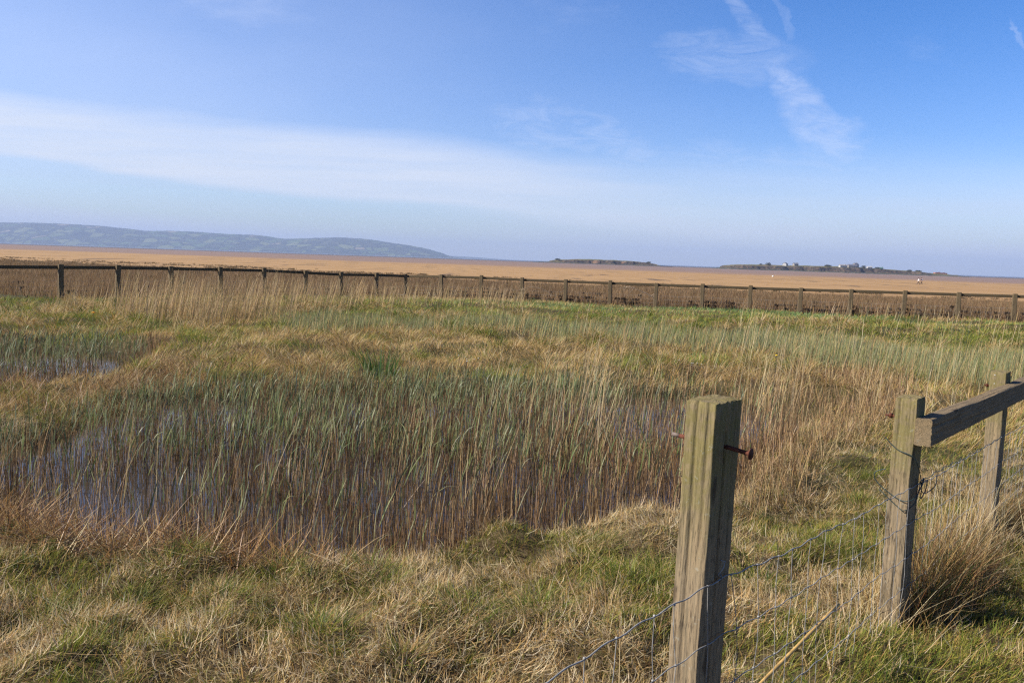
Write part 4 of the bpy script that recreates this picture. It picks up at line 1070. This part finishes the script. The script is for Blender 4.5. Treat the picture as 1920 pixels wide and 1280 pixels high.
# long cirrus veil sinking from upper left to the right
ctr = N.m('SUBTRACT', .094, N.m('MULTIPLY', u, .088))
warp = N.m('MULTIPLY', N.m('SUBTRACT', N.noise(N.scale(cv, (2.2, 6, 1)), 1, 4), .5), .05)
dv = N.m('ADD', N.m('SUBTRACT', v, ctr), warp)
upper = N.mapr(dv, .062, .0); lower = N.mapr(dv, -.056, -.036)
streak = N.noise(N.scale(cv, (3, 42, 1), rot=(0,0,.10)), 1, 5, .6)
veil = N.m('MULTIPLY', N.m('MULTIPLY', upper, lower), N.mapr(streak, .25, .7, .72, 1.))
veil = N.m('MULTIPLY', veil, N.mapr(u, .55, -.15, .12, .92))
low = N.m('MULTIPLY', N.mapr(v, .17, .02), N.mapr(N.noise(N.scale(cv, (2, 26, 1), rot=(0,0,.06)), 1, 5), .35, .7, .62, .92))
gap_ = N.m('MULTIPLY', N.m('MULTIPLY', N.mapr(dv, -.036, -.056), N.mapr(dv, -.115, -.07)), N.mapr(u, .25, -.25, 0, .62))
low = N.m('MULTIPLY', low, N.m('SUBTRACT', 1., gap_))
# ragged wisps at upper right, each an ellipse of torn fibres in the sky's own directions
wq = N.m('MULTIPLY', N.m('SUBTRACT', N.noise(N.scale(cv, (9, 14, 1)), 1, 5, .6), .5), .085)
wq2 = N.m('MULTIPLY', N.m('SUBTRACT', N.noise(N.scale(cv, (11, 9, 1), (3, 7, 0)), 1, 5, .6), .5), .06)
fib = N.noise(N.scale(cv, (14, 48, 1), rot=(0,0,-.10)), 1, 7, .72, 1.3)
fib2 = N.noise(N.scale(cv, (34, 8, 1), rot=(0,0,.62)), 1, 6, .65)
wisp = None
for px, py, tx, ty, la, lb, amt, fb in ((1370,105,1,.06,135,50,.27,fib),(1480,165,1,1.0,92,32,.42,fib),(1548,252,1,.75,105,38,.40,fib),(1390,30,.55,1,75,18,.26,fib),(1110,290,1,.42,250,75,.32,fib),(1500,335,1,.10,340,62,.28,fib),(620,25,1,.55,130,20,.18,fib),(1468,25,.1,1,40,12,.16,fib2),(1902,72,.25,1,34,5,.22,fib2),(388,383,1,.05,14,5,.35,fib2)):
    def uv(a, b):
        d_ = ray(a, b); return d_[0]/d_[1], d_[2]/d_[1]
    nrm_ = math.hypot(tx, ty); u0, v0 = uv(px, py); u1, v1 = uv(px+tx/nrm_*la, py+ty/nrm_*la)
    la_ = math.hypot(u1-u0, v1-v0); eu, ev = (u1-u0)/la_, (v1-v0)/la_; lb_ = lb/FPX
    du = N.m('SUBTRACT', N.m('ADD', u, wq), u0); dv_ = N.m('SUBTRACT', N.m('ADD', v, wq2), v0)
    a_ = N.m('DIVIDE', N.m('ADD', N.m('MULTIPLY', du, eu), N.m('MULTIPLY', dv_, ev)), la_)
    b_ = N.m('DIVIDE', N.m('SUBTRACT', N.m('MULTIPLY', dv_, eu), N.m('MULTIPLY', du, ev)), lb_)
    r2 = N.m('ADD', N.m('MULTIPLY', a_, a_), N.m('MULTIPLY', b_, b_))
    e_ = N.m('MULTIPLY', N.mapr(r2, 1.7, .0), N.m('MULTIPLY', N.mapr(fb, .25, .72, .2, 1.), amt))
    wisp = e_ if wisp is None else N.m('MAXIMUM', wisp, e_)
thin = N.m('MULTIPLY', N.mapr(N.noise(N.scale(cv, (3.5, 9, 1), rot=(0,0,.5)), 1, 6, .6), .56, .8), .22)
sheetv = N.m('MULTIPLY', N.mapr(N.m('ADD', u, N.m('MULTIPLY', v, .35)), .55, -.62), N.mapr(N.noise(N.scale(cv, (1.6, 5, 1), rot=(0,0,.3)), 1, 4), .25, .7, .24, .42))
thin = N.m('ADD', thin, sheetv)
tot = N.m('MAXIMUM', N.m('MAXIMUM', veil, wisp), N.m('MAXIMUM', thin, low))
tot = N.m('MULTIPLY', tot, N.m('MAXIMUM', front, .15))
hs = N.node('ShaderNodeHueSaturation', {'Color': sky.outputs[0], 'Saturation': 1.42, 'Value': 1.06, 'Hue': .517})
skyb = N.mix(N.mapr(sp.outputs[2], .30, .04), hs.outputs[0], N.mix(1., hs.outputs[0], (.80,.84,1.04), 'MULTIPLY'))
skyc = N.mix(N.mapr(sp.outputs[2], .33, .7), skyb, N.mix(1., skyb, (.42,.44,.50), 'MULTIPLY'))
ccol = N.mix(N.mapr(v, .16, .03), (5.1, 5.6, 7.0), (4.15, 4.65, 5.75))
ccol = N.mix(N.m('MULTIPLY', veil, 1.1, 0, True), ccol, (5.0, 5.4, 6.2))
cloud = N.mix(tot, skyc, ccol)
bg = N.node('ShaderNodeBackground', {'Color': cloud, 'Strength': .100})
wo = N.node('ShaderNodeOutputWorld'); N.l.new(bg.outputs[0], wo.inputs[0])

SC.view_settings.view_transform = 'Standard'; SC.view_settings.look = 'None'; SC.view_settings.exposure = .68; SC.view_settings.gamma = 1
SC.render.engine = 'CYCLES'
SC.cycles.volume_bounces = 0; SC.cycles.max_bounces = 6; SC.cycles.transparent_max_bounces = 8
SC.cycles.use_denoising = False; SC.cycles.filter_width = 1.3
